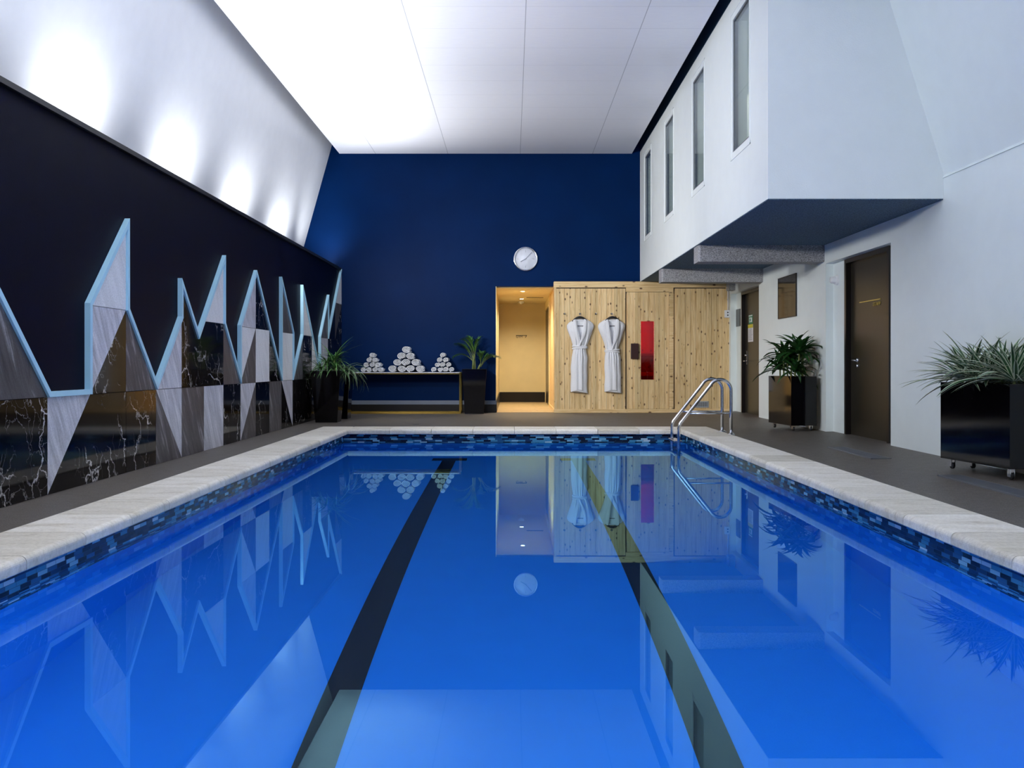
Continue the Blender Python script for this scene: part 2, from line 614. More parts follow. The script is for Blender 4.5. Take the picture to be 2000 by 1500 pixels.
def prism(bm, pts, axis, a, b):
    """pts = 2D polygon; extruded along axis (0,1,2) from a to b"""
    def mk(p_, t):
        if axis == 0:
            return (t, p_[0], p_[1])
        if axis == 1:
            return (p_[0], t, p_[1])
        return (p_[0], p_[1], t)
    A = [bm.verts.new(mk(p_, a)) for p_ in pts]
    B = [bm.verts.new(mk(p_, b)) for p_ in pts]
    n = len(pts)
    bm.faces.new(A)
    bm.faces.new(B[::-1])
    for i in range(n):
        bm.faces.new((A[i], B[i], B[(i + 1) % n], A[(i + 1) % n]))
    return bm


def tube(bm, path, r, seg=12, caps=True):
    path = [Vector(p_) for p_ in path]
    n = len(path)
    rs = r if isinstance(r, (list, tuple)) else [r] * n
    rings = []
    up = Vector((0, 0, 1))
    t0 = (path[1] - path[0]).normalized()
    if abs(t0.dot(up)) > 0.95:
        up = Vector((0, 1, 0))
    nrm = (up - t0 * t0.dot(up)).normalized()
    for i in range(n):
        if i == 0:
            t = t0
        elif i == n - 1:
            t = (path[-1] - path[-2]).normalized()
        else:
            t = ((path[i + 1] - path[i]).normalized() + (path[i] - path[i - 1]).normalized()).normalized()
        nrm = (nrm - t * nrm.dot(t)).normalized()
        bn = t.cross(nrm)
        rings.append([bm.verts.new(path[i] + (nrm * math.cos(a) + bn * math.sin(a)) * rs[i])
                      for a in [2 * math.pi * k / seg for k in range(seg)]])
    for i in range(n - 1):
        for k in range(seg):
            bm.faces.new((rings[i][k], rings[i][(k + 1) % seg], rings[i + 1][(k + 1) % seg], rings[i + 1][k])).smooth = True
    if caps:
        bm.faces.new(rings[0][::-1])
        bm.faces.new(rings[-1])
    return bm


def lathe(bm, prof, mat, seg=40):
    """profile (r, h) revolved about z then moved by matrix"""
    rings = []
    for r, h in prof:
        if r < 1e-6:
            rings.append([bm.verts.new(mat @ Vector((0, 0, h)))])
        else:
            rings.append([bm.verts.new(mat @ Vector((r * math.cos(2 * math.pi * k / seg), r * math.sin(2 * math.pi * k / seg), h))) for k in range(seg)])
    for a, b in zip(rings, rings[1:]):
        for k in range(seg):
            k2 = (k + 1) % seg
            if len(a) == 1 and len(b) == 1:
                continue
            if len(a) == 1:
                f = bm.faces.new((a[0], b[k2], b[k]))
            elif len(b) == 1:
                f = bm.faces.new((a[k], a[k2], b[0]))
            else:
                f = bm.faces.new((a[k], a[k2], b[k2], b[k]))
            f.smooth = True
    return bm


def obj(name, bm, mat, parent=None, local=False, bevel=0.0, smooth=False, recalc=True):
    if recalc:
        bmesh.ops.recalc_face_normals(bm, faces=bm.faces)
    if smooth:
        for f in bm.faces:
            f.smooth = True
    if parent is not None and not local:
        # meshes are drawn in world space; move them into the parent's space
        base = Vector((0, 0, 0))
        q = parent
        while q is not None:
            base += q.location
            q = q.parent
        bmesh.ops.translate(bm, verts=bm.verts, vec=-base)
    me = bpy.data.meshes.new(name)
    bm.to_mesh(me)
    bm.free()
    o = bpy.data.objects.new(name, me)
    COL.objects.link(o)
    if mat is not None:
        me.materials.append(M[mat] if isinstance(mat, str) else mat)
    if parent is not None:
        o.parent = parent
    if bevel:
        b = o.modifiers.new('bevel', 'BEVEL')
        b.width = bevel
        b.segments = 2
        b.limit_method = 'ANGLE'
    return o


def tag(o, label, cat, group=None, kind=None):
    o['label'] = label
    o['category'] = cat
    if group:
        o['group'] = group
    if kind:
        o['kind'] = kind
    return o


def thing(name, label, cat, loc, rotz=0.0, group=None):
    o = bpy.data.objects.new(name, None)
    o.empty_display_size = 0.1
    COL.objects.link(o)
    o.location = loc
    o.rotation_euler = (0, 0, rotz)
    return tag(o, label, cat, group)


def struct(name, bm, mat, **kw):
    o = obj(name, bm, mat, **kw)
    o['kind'] = 'structure'
    return o


def nb():
    return bmesh.new()


def copy_tree(o, parent=None):
    c = o.copy()
    COL.objects.link(c)
    c.parent = parent
    for ch in o.children:
        copy_tree(ch, c)
    return c


def text_mesh(txt, size, depth=0.004, align='LEFT'):
    cu = bpy.data.curves.new('lettering', 'FONT')
    cu.body = txt
    cu.size = size
    cu.extrude = depth / 2
    cu.align_x = align
    cu.resolution_u = 3
    to = bpy.data.objects.new('lettering_source', cu)
    COL.objects.link(to)
    dg = bpy.context.evaluated_depsgraph_get()
    dg.update()
    me = bpy.data.meshes.new_from_object(to.evaluated_get(dg))
    bm = nb()
    bm.from_mesh(me)
    bpy.data.objects.remove(to)
    bpy.data.curves.remove(cu)
    bpy.data.meshes.remove(me)
    return bm


# ------------------------------------------------------------------ the hall
YB = 14.1 * K             # back wall
YS = 14.0 * K             # sauna front
CZ = 4.32                 # ceiling
XL = -2.87                # navy wall face
XR = 3.60                 # right wall face
YREAR = -2.4

# pool numbers
PXL, PXR = -2.06, 2.12    # tile walls
PY0, PY1 = 0.55, 10.35 * K
LIP = 0.06
CW_L, CW_R = -2.40, 2.47  # outer edges of the coping
CY1 = 10.74 * K
CY0 = 0.15
ZW = -0.152               # water level
ZF = ZW - 1.24

# ---- floor (deck round the pool)
bm = nb()
box(bm, XL - 0.02, CW_L, YREAR, YB + 0.02, -0.12, 0.0)
box(bm, CW_L, CW_R, CY1, YB + 0.02, -0.12, 0.0)
box(bm, CW_L, CW_R, YREAR, CY0, -0.12, 0.0)
# right strip rises gently towards the wall
bm2 = [(CW_R, -0.12), (CW_R, 0.0), (3.0, 0.015), (3.75, 0.035), (3.75, -0.12)]
prism(bm, bm2, 1, YREAR, YB + 0.02)
struct('floor', bm, 'deck')

# doorway floor
bm = nb()
box(bm, -0.27, 0.72, YB + 0.02, 18.3 * K, -0.05, 0.002)
struct('floor_doorway', bm, 'floor_wood')

# ---- ceiling
bm = nb()
prism(bm, [(-2.88, YREAR), (2.0, YREAR), (2.0, YB), (-2.88, YB)], 2, CZ, CZ + 0.06)
struct('ceiling', bm, 'ceiling')
bm = nb()
box(bm, 2.0, 3.2, YREAR, 7.05 * K - 0.01, CZ, CZ + 0.06)
struct('ceiling_side', bm, 'ceiling')
bm = nb()      # roof deck above everything
box(bm, -3.9, 3.9, YREAR, YB + 0.2, 4.95, 5.05)
struct('ceiling_roof', bm, 'dark_blue_trim')

# ---- left: navy wall, its cap, sloped wall behind the cove
bm = nb()
box(bm, XL - 0.12, XL, YREAR, YB, 0, 2.37)
struct('wall_left', bm, 'navy')
bm = nb()
box(bm, XL - 0.14, XL + 0.03, YREAR, YB, 2.37, 2.405)
struct('trim_1', bm, 'dark_cap')
bm = nb()      # cove floor
box(bm, -3.75, XL - 0.12, YREAR, YB, 2.05, 2.12)
struct('trim_2', bm, 'slope')
bm = nb()
prism(bm, [(-3.66, 2.10), (-2.87, 4.95), (-2.95, 4.95), (-3.76, 2.10)], 1, YREAR, YB)
struct('wall_left_slope', bm, 'slope')

# ---- back wall
bm = nb()
box(bm, -3.9, -0.265, YB, YB + 0.12, 0, 5.0)
box(bm, -0.265, 0.70, YB, YB + 0.12, 2.105, 5.0)
box(bm, 0.70, 3.8, YB, YB + 0.12, 2.19, 5.0)
struct('wall_back', bm, 'royal')
bm = nb()
box(bm, XL, -0.255, YB - 0.02, YB, 0, 0.135)
struct('baseboard_back', bm, 'black_skirting')
bm = nb()
box(bm, XL, -0.26, YB - 0.012, YB, 0.135, 0.20)
struct('trim_3', bm, 'grey_trim')

# ---- doorway passage
DY = 17.96 * K
bm = nb()
box(bm, -0.42, -0.272, YB + 0.12, DY, 0, 2.2)
struct('wall_doorway_left', bm, 'gym_wall')
bm = nb()
box(bm, -0.4, 0.85, DY, DY + 0.1, 0, 2.2)
struct('wall_doorway_back', bm, 'gym_wall')
bm = nb()
box(bm, 0.70, 0.85, 15.95 * K, 16.2 * K, 0, 2.2)
box(bm, 0.70, 0.85, 16.2 * K, DY, 1.93, 2.2)
box(bm, 0.70, 0.85, DY - 0.06, DY, 0, 1.93)
struct('wall_doorway_right', bm, 'gym_wall')
bm = nb()
box(bm, -0.42, 0.85, YB + 0.12, DY + 0.1, 2.09, 2.16)
struct('ceiling_doorway', bm, 'gym_wall')
bm = nb()
box(bm, -0.272, 0.70, DY - 0.02, DY, 0.0, 0.215)
struct('baseboard_doorway', bm, 'black_skirting')
bm = nb()
box(bm, -0.272, -0.256, YB + 0.12, DY - 0.02, 0.0, 0.215)
struct('baseboard_doorway_left', bm, 'black_skirting')
d3 = obj('door_3', box(nb(), 0.715, 0.75, 16.2 * K, DY - 0.06, 0.0, 1.93), 'frame_black')
d3['kind'] = 'structure'
bm = nb()
box(bm, -0.272, -0.262, YB - 0.004, YB + 0.12, 0, 2.105)
struct('trim_4', bm, 'gym_wall')

# ---- right wall with two door recesses, header above at z > 1.96
XRR = 3.685
r1a, r1b = 12.32 * K, 13.9 * K
r2a, r2b = 8.03 * K, 9.69 * K
bm = nb()
for a, b in ((YREAR, r2a), (r2b, r1a), (r1b, YS)):
    box(bm, XR, XR + 0.3, a, b, 0, 1.96)
box(bm, XR, XR + 0.3, YREAR, YS, 1.96, 2.373)
struct('wall_right', bm, 'white_wall')
d1a, d1b = 12.42 * K, 13.52 * K      # far door leaf + frame
d2a, d2b = 8.22 * K, 9.32 * K
bm = nb()
for a, b in ((r2a, d2a), (d2b, r2b), (r1a, d1a), (d1b, r1b)):
    box(bm, XRR, XR + 0.3, a, b, 0, 1.96)
struct('wall_right_recess', bm, 'white_wall')
bm = nb()
prism(bm, [(XR - 0.01, 2.355), (XR + 0.06, 2.355), (XR + 0.06, 2.385), (XR + 0.01, 2.385)], 1, YREAR, 7.05 * K)
struct('trim_5', bm, 'white_wall')
bm = nb()
prism(bm, [(3.61, 2.373), (3.9, 2.373), (3.1, 4.95), (2.80, 4.95)], 1, YREAR, YS + 0.3)
struct('wall_right_slope', bm, 'white_wall')

# ---- rear end of the hall
bm = nb()
box(bm, -3.9, 3.9, YREAR - 0.1, YREAR, 0, 5.0)
struct('wall_rear', bm, 'navy')

# ---- gallery box with four narrow windows
GX = 2.136
GY0 = 7.05 * K
GZ = 2.184
wins = [(7.62 * K, 8.18 * K), (9.42 * K, 9.98 * K), (11.22 * K, 11.78 * K), (13.02 * K, 13.58 * K)]
WZ0, WZ1 = 2.85, 4.13
bm = nb()
TH = 0.14
box(bm, GX, GX + TH, GY0 + 0.12, YB, GZ, WZ0)
box(bm, GX, GX + TH, GY0 + 0.12, YB, WZ1, 4.345)
ys = [GY0 + 0.12] + [v for w in wins for v in w] + [YB]
for i in range(0, len(ys), 2):
    box(bm, GX, GX + TH, ys[i], ys[i + 1], WZ0, WZ1)
struct('wall_gallery_left', bm, 'gallery')
bm = nb()
box(bm, GX + 0.005, GX + TH, GY0 + 0.12, YB, 4.345, 4.95)
struct('trim_6', bm, 'dark_blue_trim')
bm = nb()
box(bm, GX, 3.9, GY0 - 0.001, GY0 + 0.12, GZ, 4.95)
struct('wall_gallery_front', bm, 'gallery')
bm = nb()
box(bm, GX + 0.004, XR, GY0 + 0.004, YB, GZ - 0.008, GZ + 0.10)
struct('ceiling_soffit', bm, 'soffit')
bm = nb()      # corridor lining inside the gallery
box(bm, 3.3, 3.34, GY0 + 0.12, YB, GZ + 0.1, 4.3)
box(bm, GX + TH, 3.34, GY0 + 0.12, YB, 4.3, 4.34)
box(bm, GX + TH, 3.3, YB - 0.05, YB - 0.01, GZ + 0.1, 4.3)
struct('wall_gallery_inner', bm, 'gallery')

for i, (a, b) in enumerate(wins):
    wbm = nb()
    fr = 0.016
    x0, x1 = GX + 0.006, GX + 0.05
    box(wbm, x0, x1, a, b, WZ0, WZ0 + fr)
    box(wbm, x0, x1, a, b, WZ1 - fr, WZ1)
    box(wbm, x0, x1, a, a + fr, WZ0 + fr, WZ1 - fr)
    box(wbm, x0, x1, b - fr, b, WZ0 + fr, WZ1 - fr)
    w = struct('window_%d' % (i + 1), wbm, 'grate_grey')
    obj('window_pane', box(nb(), GX + 0.012, GX + 0.018, a + fr, b - fr, WZ0 + fr, WZ1 - fr), 'window_glass', w)
    hb = nb()
    z0_, z1_ = WZ0 - 0.07, WZ1 + 0.07
    a_, b_ = a - 0.06, b + 0.06
    for (ya, yb, za, zb) in ((a_, b_, z0_, z0_ + 0.012), (a_, b_, z1_ - 0.012, z1_), (a_, a_ + 0.012, z0_, z1_), (b_ - 0.012, b_, z0_, z1_)):
        box(hb, GX - 0.006, GX + 0.004, ya, yb, za, zb)
    obj('window_architrave', hb, 'gallery', w)

# concrete beams below the gallery
for i, (ya, yb, lab) in enumerate((
        (9.73 * K, 9.98 * K, 'long rough grey concrete beam under the gallery, nearer one, left of the staff door'),
        (12.11 * K, 12.36 * K, 'rough grey concrete beam under the gallery, farther one, close to the sauna'))):
    bm = nb()
    prism(bm, [(GX + 0.012, ya + 0.02), (GX + 0.032, ya), (XR + 0.02, ya), (XR + 0.02, yb), (GX + 0.012, yb)], 2, 1.985, GZ - 0.006)
    tag(obj('concrete_beam', bm, 'beam'), lab, 'beam', 'beams below the gallery')
bm = nb()
box(bm, 3.50, 3.60, 13.62 * K, 13.80 * K, 2.0, 2.16)
tag(obj('beam_stub', bm, 'beam'), 'short grey concrete block on the right wall above the sauna corner', 'beam')

# ------------------------------------------------------------------ the pool
pool = thing('swimming_pool', 'rectangular blue swimming pool with pale stone coping and mosaic waterline band', 'swimming pool', (0, PY0, ZF))
# basin
bm = nb()
t = 0.1
box(bm, PXL - t, PXR + t, PY0 - t, PY1 + t, ZF - t, ZF)
box(bm, PXL - t, PXL, PY0 - t, PY1 + t, ZF, -0.30)
box(bm, PXR, PXR + t, PY0 - t, PY1 + t, ZF, -0.30)
box(bm, PXL, PXR, PY1, PY1 + t, ZF, -0.30)
box(bm, PXL, PXR, PY0 - t, PY0, ZF, -0.30)
obj('basin', bm, 'pool_blue', pool)
for (mn, x0, x1, y0, y1) in (('mosaic_y', PXL - t, PXL, PY0 - t, PY1 + t), ('mosaic_y', PXR, PXR + t, PY0 - t, PY1 + t),
                             ('mosaic_x', PXL, PXR, PY1, PY1 + t), ('mosaic_x', PXL, PXR, PY0 - t, PY0)):
    obj('mosaic_band', box(nb(), x0, x1, y0, y1, -0.30, -0.05), mn, pool)
# lane markings
for sx in (-0.72, 0.76):
    bm = nb()
    box(bm, sx - 0.078, sx + 0.078, 1.6, PY1 - 0.75, ZF, ZF + 0.004)
    box(bm, sx - 0.20, sx + 0.20, PY1 - 0.75, PY1 - 0.52, ZF, ZF + 0.004)
    obj('lane_line', bm, 'lane_black', pool)


def coping_piece(bm, along, a, b, inner, outer):
    """along 'y': spans a..b in y, inner/outer x.  bullnose on inner edge"""
    top, bot, r = 0.012, -0.05, 0.03
    s = 1 if outer > inner else -1
    prof = [(outer, -0.05), (outer, top - 0.004), (outer - s * 0.004, top)]
    for k in range(0, 7):
        ang = math.pi / 2 + k * math.pi / 12
        prof.append((inner + s * (r + r * math.cos(ang)), top - r + r * math.sin(ang)))
    prof.append((inner, bot + 0.006))
    prof.append((inner + s * 0.006, bot))
    prism(bm, prof, 1 if along == 'y' else 0, a, b)


rs = random.Random(4)
g = 0.0025
y = CY1
n = 0
L = 0.522
while y > CY0 + 0.2:
    y2 = max(y - L, CY0)
    for inner, outer in ((PXL + LIP, CW_L), (PXR - LIP, CW_R)):
        bm = nb()
        coping_piece(bm, 'y', y2 + g, y - g, inner, outer)
        obj('coping_stone', bm, 'coping', pool)
    y = y2
x = PXL + LIP
xe = PXR - LIP
nx = 8
for i in range(nx):
    xa = x + (xe - x) * i / nx
    xb = x + (xe - x) * (i + 1) / nx
    for yi, yo in ((PY1 - LIP, CY1), (PY0 + LIP, CY0)):
        bm = nb()
        # profile runs in y
        top, bot, r = 0.012, -0.05, 0.03
        s = 1 if yo > yi else -1
        prof = [(yo, -0.05), (yo, top)]
        for k in range(0, 7):
            ang = math.pi / 2 + k * math.pi / 12
            prof.append((yi + s * (r + r * math.cos(ang)), top - r + r * math.sin(ang)))
        prof.append((yi, bot + 0.006))
        prof.append((yi + s * 0.006, bot))
        prism(bm, prof, 0, xa + g, xb - g)
        obj('coping_stone', bm, 'coping', pool)
# water
bm = nb()
quad(bm, (PXL, PY0, ZW), (PXR, PY0, ZW), (PXR, PY1, ZW), (PXL, PY1, ZW))
wat = obj('pool_water', bm, 'water', recalc=False)
tag(wat, 'still clear water filling the blue swimming pool', 'water')

# ladder
lad = thing('pool_ladder', 'stainless steel pool ladder with curved handrails at the far right corner of the pool', 'ladder', (2.2, 10.57, 0))
XI, XO = 1.895, 2.49


def rail_path(yy):
    pts = [Vector((XI, yy, -0.95)), Vector((XI, yy, 0.07))]
    pts += [Vector((XI + 0.004, yy, 0.10)), Vector((XI + 0.016, yy, 0.13))]
    # straight slope up to the arch
    cx, cz, r = XO - 0.125, 0.505, 0.125
    a0 = math.radians(152)
    for k in range(15):
        a = a0 - k * a0 / 14
        pts.append(Vector((cx + r * math.cos(a), yy, cz + r * math.sin(a))))
    pts += [Vector((XO, yy, 0.3)), Vector((XO, yy, 0.0))]
    return pts


for yy in (10.36, 10.80):
    rl = obj('handrail', tube(nb(), rail_path(yy), 0.019, 14), 'stainless', lad)
    obj('brace', tube(nb(), [(1.99, yy, 0.245), (XO, yy, 0.245)], 0.010, 10), 'stainless', rl)
    fl = nb()
    lathe(fl, [(0, 0.022), (0.026, 0.022), (0.045, 0.008), (0.047, 0.0)], Matrix.Translation((XO, yy, 0.002)), 20)
    obj('base_flange', fl, 'chrome', rl)
for zz in (-0.075, -0.33, -0.58, -0.83):
    bm = nb()
    box(bm, XI - 0.045, XI + 0.045, 10.375, 10.785, zz - 0.02, zz + 0.008)
    obj('tread', bm, 'stainless', lad, bevel=0.006)

# floor drains
for (ya, yb, xc, lab) in ((7.0 * K, 7.98 * K, 3.06, 'long grey floor grating in the deck in front of the staff door'),
                          (4.7 * K, 5.95 * K, 3.08, 'long grey floor grating in the deck beside the nearest planter')):
    z = 0.02
    t_ = thing('floor_grating', lab, 'drain', (xc, ya, z), 0, 'gratings in the deck')
    bm = nb()
    w_ = 0.085
    box(bm, xc - w_, xc - w_ + 0.012, ya, yb, z - 0.01, z + 0.004)
    box(bm, xc + w_ - 0.012, xc + w_, ya, yb, z - 0.01, z + 0.004)
    box(bm, xc - w_, xc + w_, ya, ya + 0.012, z - 0.01, z + 0.004)
    box(bm, xc - w_, xc + w_, yb - 0.012, yb, z - 0.01, z + 0.004)
    obj('frame', bm, 'grate_grey', t_)
    bm = nb()
    yy = ya + 0.02
    while yy < yb - 0.02:
        box(bm, xc - w_ + 0.012, xc + w_ - 0.012, yy, yy + 0.008, z - 0.01, z + 0.003)
        yy += 0.018
    obj('grille', bm, 'grate_grey', t_)
bm = nb()
lathe(bm, [(0, 0.003), (0.045, 0.003), (0.05, 0.0)], Matrix.Translation((-188 / F * 12.2, 12.2, 0.0)), 20)
tag(obj('floor_drain', bm, 'black_matte'), 'small round black drain cover in the deck before the console table', 'drain')

# ------------------------------------------------------------------ marble feature on the navy wall
U0, UP = 4.65 * K, 0.5255 * K
XF = -2.845               # marble face


def ky(k):
    return U0 + UP * k


feat = thing('marble_wall_feature', 'jagged skyline of black, grey and white marble slabs on the navy wall', 'wall art', (XF, ky(9), 0))
slabs = [
    ('marble_black', [(-6, 0), (-3, 0), (-3, .6), (-6, .6)]), ('marble_dark', [(-3, 0), (-2, 0), (-2, .6), (-3, .6)]),
    ('marble_black', [(-2, 0), (0, 0), (0, .6), (-2, .6)]),
    ('marble_black', [(0, 0), (1, 0), (1, .6), (0, .6)]), ('marble_light', [(1, .6), (1, 0), (2, .6)]),
    ('marble_black', [(1, 0), (3, 0), (3, .6), (2, .6)]), ('marble_black', [(3, 0), (4, 0), (4, .6), (3, .6)]),
    ('marble_dark', [(4, 0), (5, 0), (4, .6)]), ('marble_light', [(4, .6), (5, 0), (5, .6)]),
    ('marble_dark', [(5, 0), (6, 0), (6, .6), (5, .6)]), ('marble_light', [(6, 0), (7, 0), (7, .6), (6, .6)]),
    ('marble_black', [(7, 0), (8, 0), (8, .6), (7, .6)]), ('marble_light', [(8, 0), (9, .6), (8, .6)]),
    ('marble_dark', [(8, 0), (9, 0), (9, .6)]), ('marble_black', [(9, 0), (10, 0), (10, .6), (9, .6)]),
    ('marble_dark', [(10, 0), (11, 0), (11, .6), (10, .6)]), ('marble_light', [(11, .6), (12, 0), (12, .6)]),
    ('marble_black', [(11, 0), (12, 0), (11, .6)]), ('marble_black', [(12, 0), (14, 0), (14, .6), (12, .6)]),
    ('marble_black', [(14, 0), (16, 0), (16, .6), (14, .6)]), ('marble_black', [(16, 0), (18, 0), (18, .6), (16, .6)]),
    # middle course
    ('marble_dark', [(-1, .6), (1, .6), (-1, 1.8)]), ('marble_light', [(2, .6), (3, 1.2), (2, 1.2)]),
    ('marble_black', [(2, .6), (3, .6), (3, 1.2)]), ('marble_dark', [(3, .6), (4, .6), (3, 1.2)]),
    ('marble_light', [(4, .6), (5, .6), (5, 1.2)]),
    ('marble_black', [(5, .6), (7, .6), (7, 1.2), (6, 1.2), (5.716, 1.03), (5, 1.46)]),
    ('marble_dark', [(7, .6), (8, .6), (7, 1.2)]), ('marble_white', [(8, .6), (9, 1.2), (8, 1.2)]),
    ('marble_dark', [(8, .6), (9, .6), (9, 1.2)]), ('marble_white', [(9, .6), (10, .6), (10, 1.2), (9, 1.2)]),
    ('marble_black', [(10, .6), (11, .6), (10, 1.2)]), ('marble_white', [(11, .6), (12, .6), (12, 1.2), (11, 1.2)]),
    ('marble_dark', [(12, .6), (13, .6), (13, 1.2)]), ('marble_black', [(13, .6), (14, .6), (14, 1.2), (13, 1.2)]),
    ('marble_white', [(14, .6), (15, .6), (14, 1.2)]), ('marble_light', [(15, .6), (16, .6), (16, 1.2), (15, 1.2)]),
    ('marble_black', [(16, .6), (18, .6), (18, 1.2), (16, 1.2)]),
    # upper course
    ('marble_white', [(2, 1.2), (3, 1.2), (3, 1.8)]), ('marble_white', [(6, 1.2), (7, 1.2), (7, 1.8)]),
    ('marble_light', [(8, 1.2), (9, 1.2), (9, 1.8)]), ('marble_black', [(9, 1.2), (10, 1.2), (9, 1.8)]),
    ('marble_dark', [(11, 1.2), (12, 1.2), (11, 1.8)]), ('marble_white', [(13, 1.2), (14, 1.2), (13, 1.8)]),
    ('marble_dark', [(15, 1.2), (16, 1.2), (16, 1.8)]), ('marble_black', [(16, 1.2), (17, 1.2), (17, 1.8)]),
    ('marble_dark', [(17, 1.2), (18, 1.8), (17, 1.8)]), ('marble_black', [(17, 1.2), (18, 1.2), (18, 1.8)]),
    ('marble_white', [(17, 1.8), (18, 1.8), (18, 2.36), (17.94, 2.36)]),
]
for mt, poly in slabs:
    cx_ = sum(p_[0] for p_ in poly) / len(poly)
    cz_ = sum(p_[1] for p_ in poly) / len(poly)
    P2 = []
    for k_, z_ in poly:
        dk, dz = (cx_ - k_) * UP, cz_ - z_
        l = math.hypot(dk, dz)
        P2.append((ky(k_) + dk / l * 0.0035, z_ + dz / l * 0.0035))
    obj('marble_slab', prism(nb(), P2, 0, XL + 0.001, XF), mt, feat)
# pale blue edging
prof = [(-1, 0.6), (-1, 1.8), (1, .6), (2, .6), (2, 1.2), (3, 1.8), (3, 1.2), (4, .6), (5, 1.2), (5, 1.46), (5.716, 1.03), (7, 1.8), (7, 1.2),
        (8, .6), (8, 1.2), (9, 1.8), (10, 1.2), (11, .6), (11, 1.8), (12, 1.2), (12, .6), (13, 1.2), (13, 1.8), (14, 1.2), (15, .6),
        (15, 1.2), (16, 1.8), (16, 1.2), (17.94, 2.364)]
pp = [Vector((ky(k_), z_)) for k_, z_ in prof]
W = 0.034


def offset(pl, w):
    out = []
    for i, q in enumerate(pl):
        if i == 0:
            d0 = d1 = (pl[1] - pl[0]).normalized()
        elif i == len(pl) - 1:
            d0 = d1 = (pl[-1] - pl[-2]).normalized()
        else:
            d0 = (q - pl[i - 1]).normalized()
            d1 = (pl[i + 1] - q).normalized()
        n0 = Vector((-d0.y, d0.x))
        n1 = Vector((-d1.y, d1.x))
        m_ = (n0 + n1)
        if m_.length < 1e-4:
            m_ = n0
        m_.normalize()
        s_ = min(1 / max(m_.dot(n0), 0.2), 2.6)
        out.append(q + m_ * w * s_)
    return out


po_ = offset(pp, W)
bm = nb()
XA, XB = XL + 0.001, XF + 0.016
for i in range(len(pp) - 1):
    prism(bm, [pp[i], pp[i + 1], po_[i + 1], po_[i]], 0, XA, XB)
obj('edge_trim', bm, 'light_blue', feat)

# ------------------------------------------------------------------ wall clock
ck = thing('wall_clock', 'round white wall clock with silver rim high on the blue wall', 'clock', (26.5 / F * YB, YB, 2.56))
cmx = Matrix.Translation((26.5 / F * YB, YB, 2.56)) @ Matrix.Rotation(math.radians(90), 4, 'X')
bm = nb()
lathe(bm, [(0.172, 0.012), (0.178, 0.04), (0.190, 0.05), (0.202, 0.038), (0.205, 0.0)], cmx, 64)
obj('rim', bm, 'stainless', ck)
bm = nb()
lathe(bm, [(0, 0.014), (0.175, 0.014), (0.175, 0.0)], cmx, 64)
fc = obj('clock_face', bm, 'clock_face', ck)


def hand(name, ang, length, w, back=0.02, z=0.02, mat='grey_trim'):
    b_ = nb()
    box(b_, -w, w, -back, length, 0, 0.003)
    bmesh.ops.transform(b_, matrix=cmx @ Matrix.Translation((0, 0, z)) @ Matrix.Rotation(-ang, 4, 'Z'), verts=b_.verts)
    obj(name, b_, mat, ck)


hand('hour_hand', math.radians(241), 0.095, 0.0055)
hand('minute_hand', math.radians(43), 0.145, 0.0035, z=0.025)
for a in (0, 90, 180, 270):
    b_ = nb()
    box(b_, -0.003, 0.003, 0.11, 0.15, 0.014, 0.016)
    bmesh.ops.transform(b_, matrix=cmx @ Matrix.Rotation(math.radians(a), 4, 'Z'), verts=b_.verts)
    obj('hour_mark', b_, 'grey_plastic', fc)

# ------------------------------------------------------------------ sauna cabin
SX0, SX1 = 0.704, 3.598
SZ = 2.175
sau = thing('sauna_cabin', 'pale knotty pine sauna cabin with vertical boards and a red glass strip in its door', 'sauna', (2.1, YS + 0.9, 0))
SB = 15.95 * K
DX0, DX1 = 1.90, 2.60       # door leaf
DZ1 = 2.0


def boards(bm, x0, x1, z0, z1, yf, th=0.02, pitch=0.087, gap=0.0035, axis='x'):
    k0 = math.floor(x0 / pitch)
    a = x0
    k_ = k0 + 1
    while a < x1 - 1e-4:
        b_ = min(k_ * pitch, x1)
        if b_ - a > 0.008:
            if axis == 'x':
                box(bm, a + gap / 2, b_ - gap / 2, yf, yf + th, z0, z1)
            else:
                box(bm, yf, yf + th, a + gap / 2, b_ - gap / 2, z0, z1)
        a = b_
        k_ += 1


bm = nb()
boards(bm, SX0 + 0.03, DX0 - 0.02, 0.06, 2.06, YS)
boards(bm, DX1 + 0.09, SX1 - 0.0, 0.06, 2.06, YS)
obj('board_cladding', bm, 'pine', sau)
bm = nb()
boards(bm, YS + 0.05, SB, 0.05, 2.08, SX0 + 0.004, axis='y')
obj('side_cladding', bm, 'pine', sau)
bm = nb()      # backing with door opening
box(bm, SX0 + 0.024, DX0 - 0.001, YS + 0.021, YS + 0.06, 0, 2.08)
box(bm, DX1 + 0.09, SX1, YS + 0.02, YS + 0.06, 0, 2.08)
box(bm, DX0 - 0.03, DX1 + 0.09, YS + 0.02, YS + 0.06, DZ1 + 0.02, 2.08)
box(bm, SX0 + 0.024, SX0 + 0.05, YS + 0.06, SB, 0, 2.08)
obj('wall_core', bm, 'joint', sau)
obj('top_rail', box(nb(), SX0 - 0.01, SX1, YS - 0.018, YS + 0.03, 2.075, SZ), 'pine_rail', sau, bevel=0.003)
obj('top_rail', box(nb(), SX0 - 0.012, SX0 + 0.03, YS + 0.03, SB, 2.075, SZ), 'pine_rail', sau, bevel=0.003)
obj('bottom_rail', box(nb(), SX0 - 0.008, SX1, YS - 0.014, YS + 0.02, 0.0, 0.062), 'pine_rail', sau, bevel=0.003)
obj('bottom_rail', box(nb(), SX0 - 0.010, SX0 + 0.02, YS + 0.02, SB, 0.0, 0.062), 'pine_rail', sau, bevel=0.003)
obj('corner_board', box(nb(), SX0 - 0.004, SX0 + 0.032, YS - 0.006, YS + 0.03, 0.06, 2.075), 'pine', sau, bevel=0.003)
obj('end_board', box(nb(), SX1 - 0.06, SX1, YS - 0.008, YS + 0.0, 0.06, 2.075), 'pine', sau, bevel=0.002)
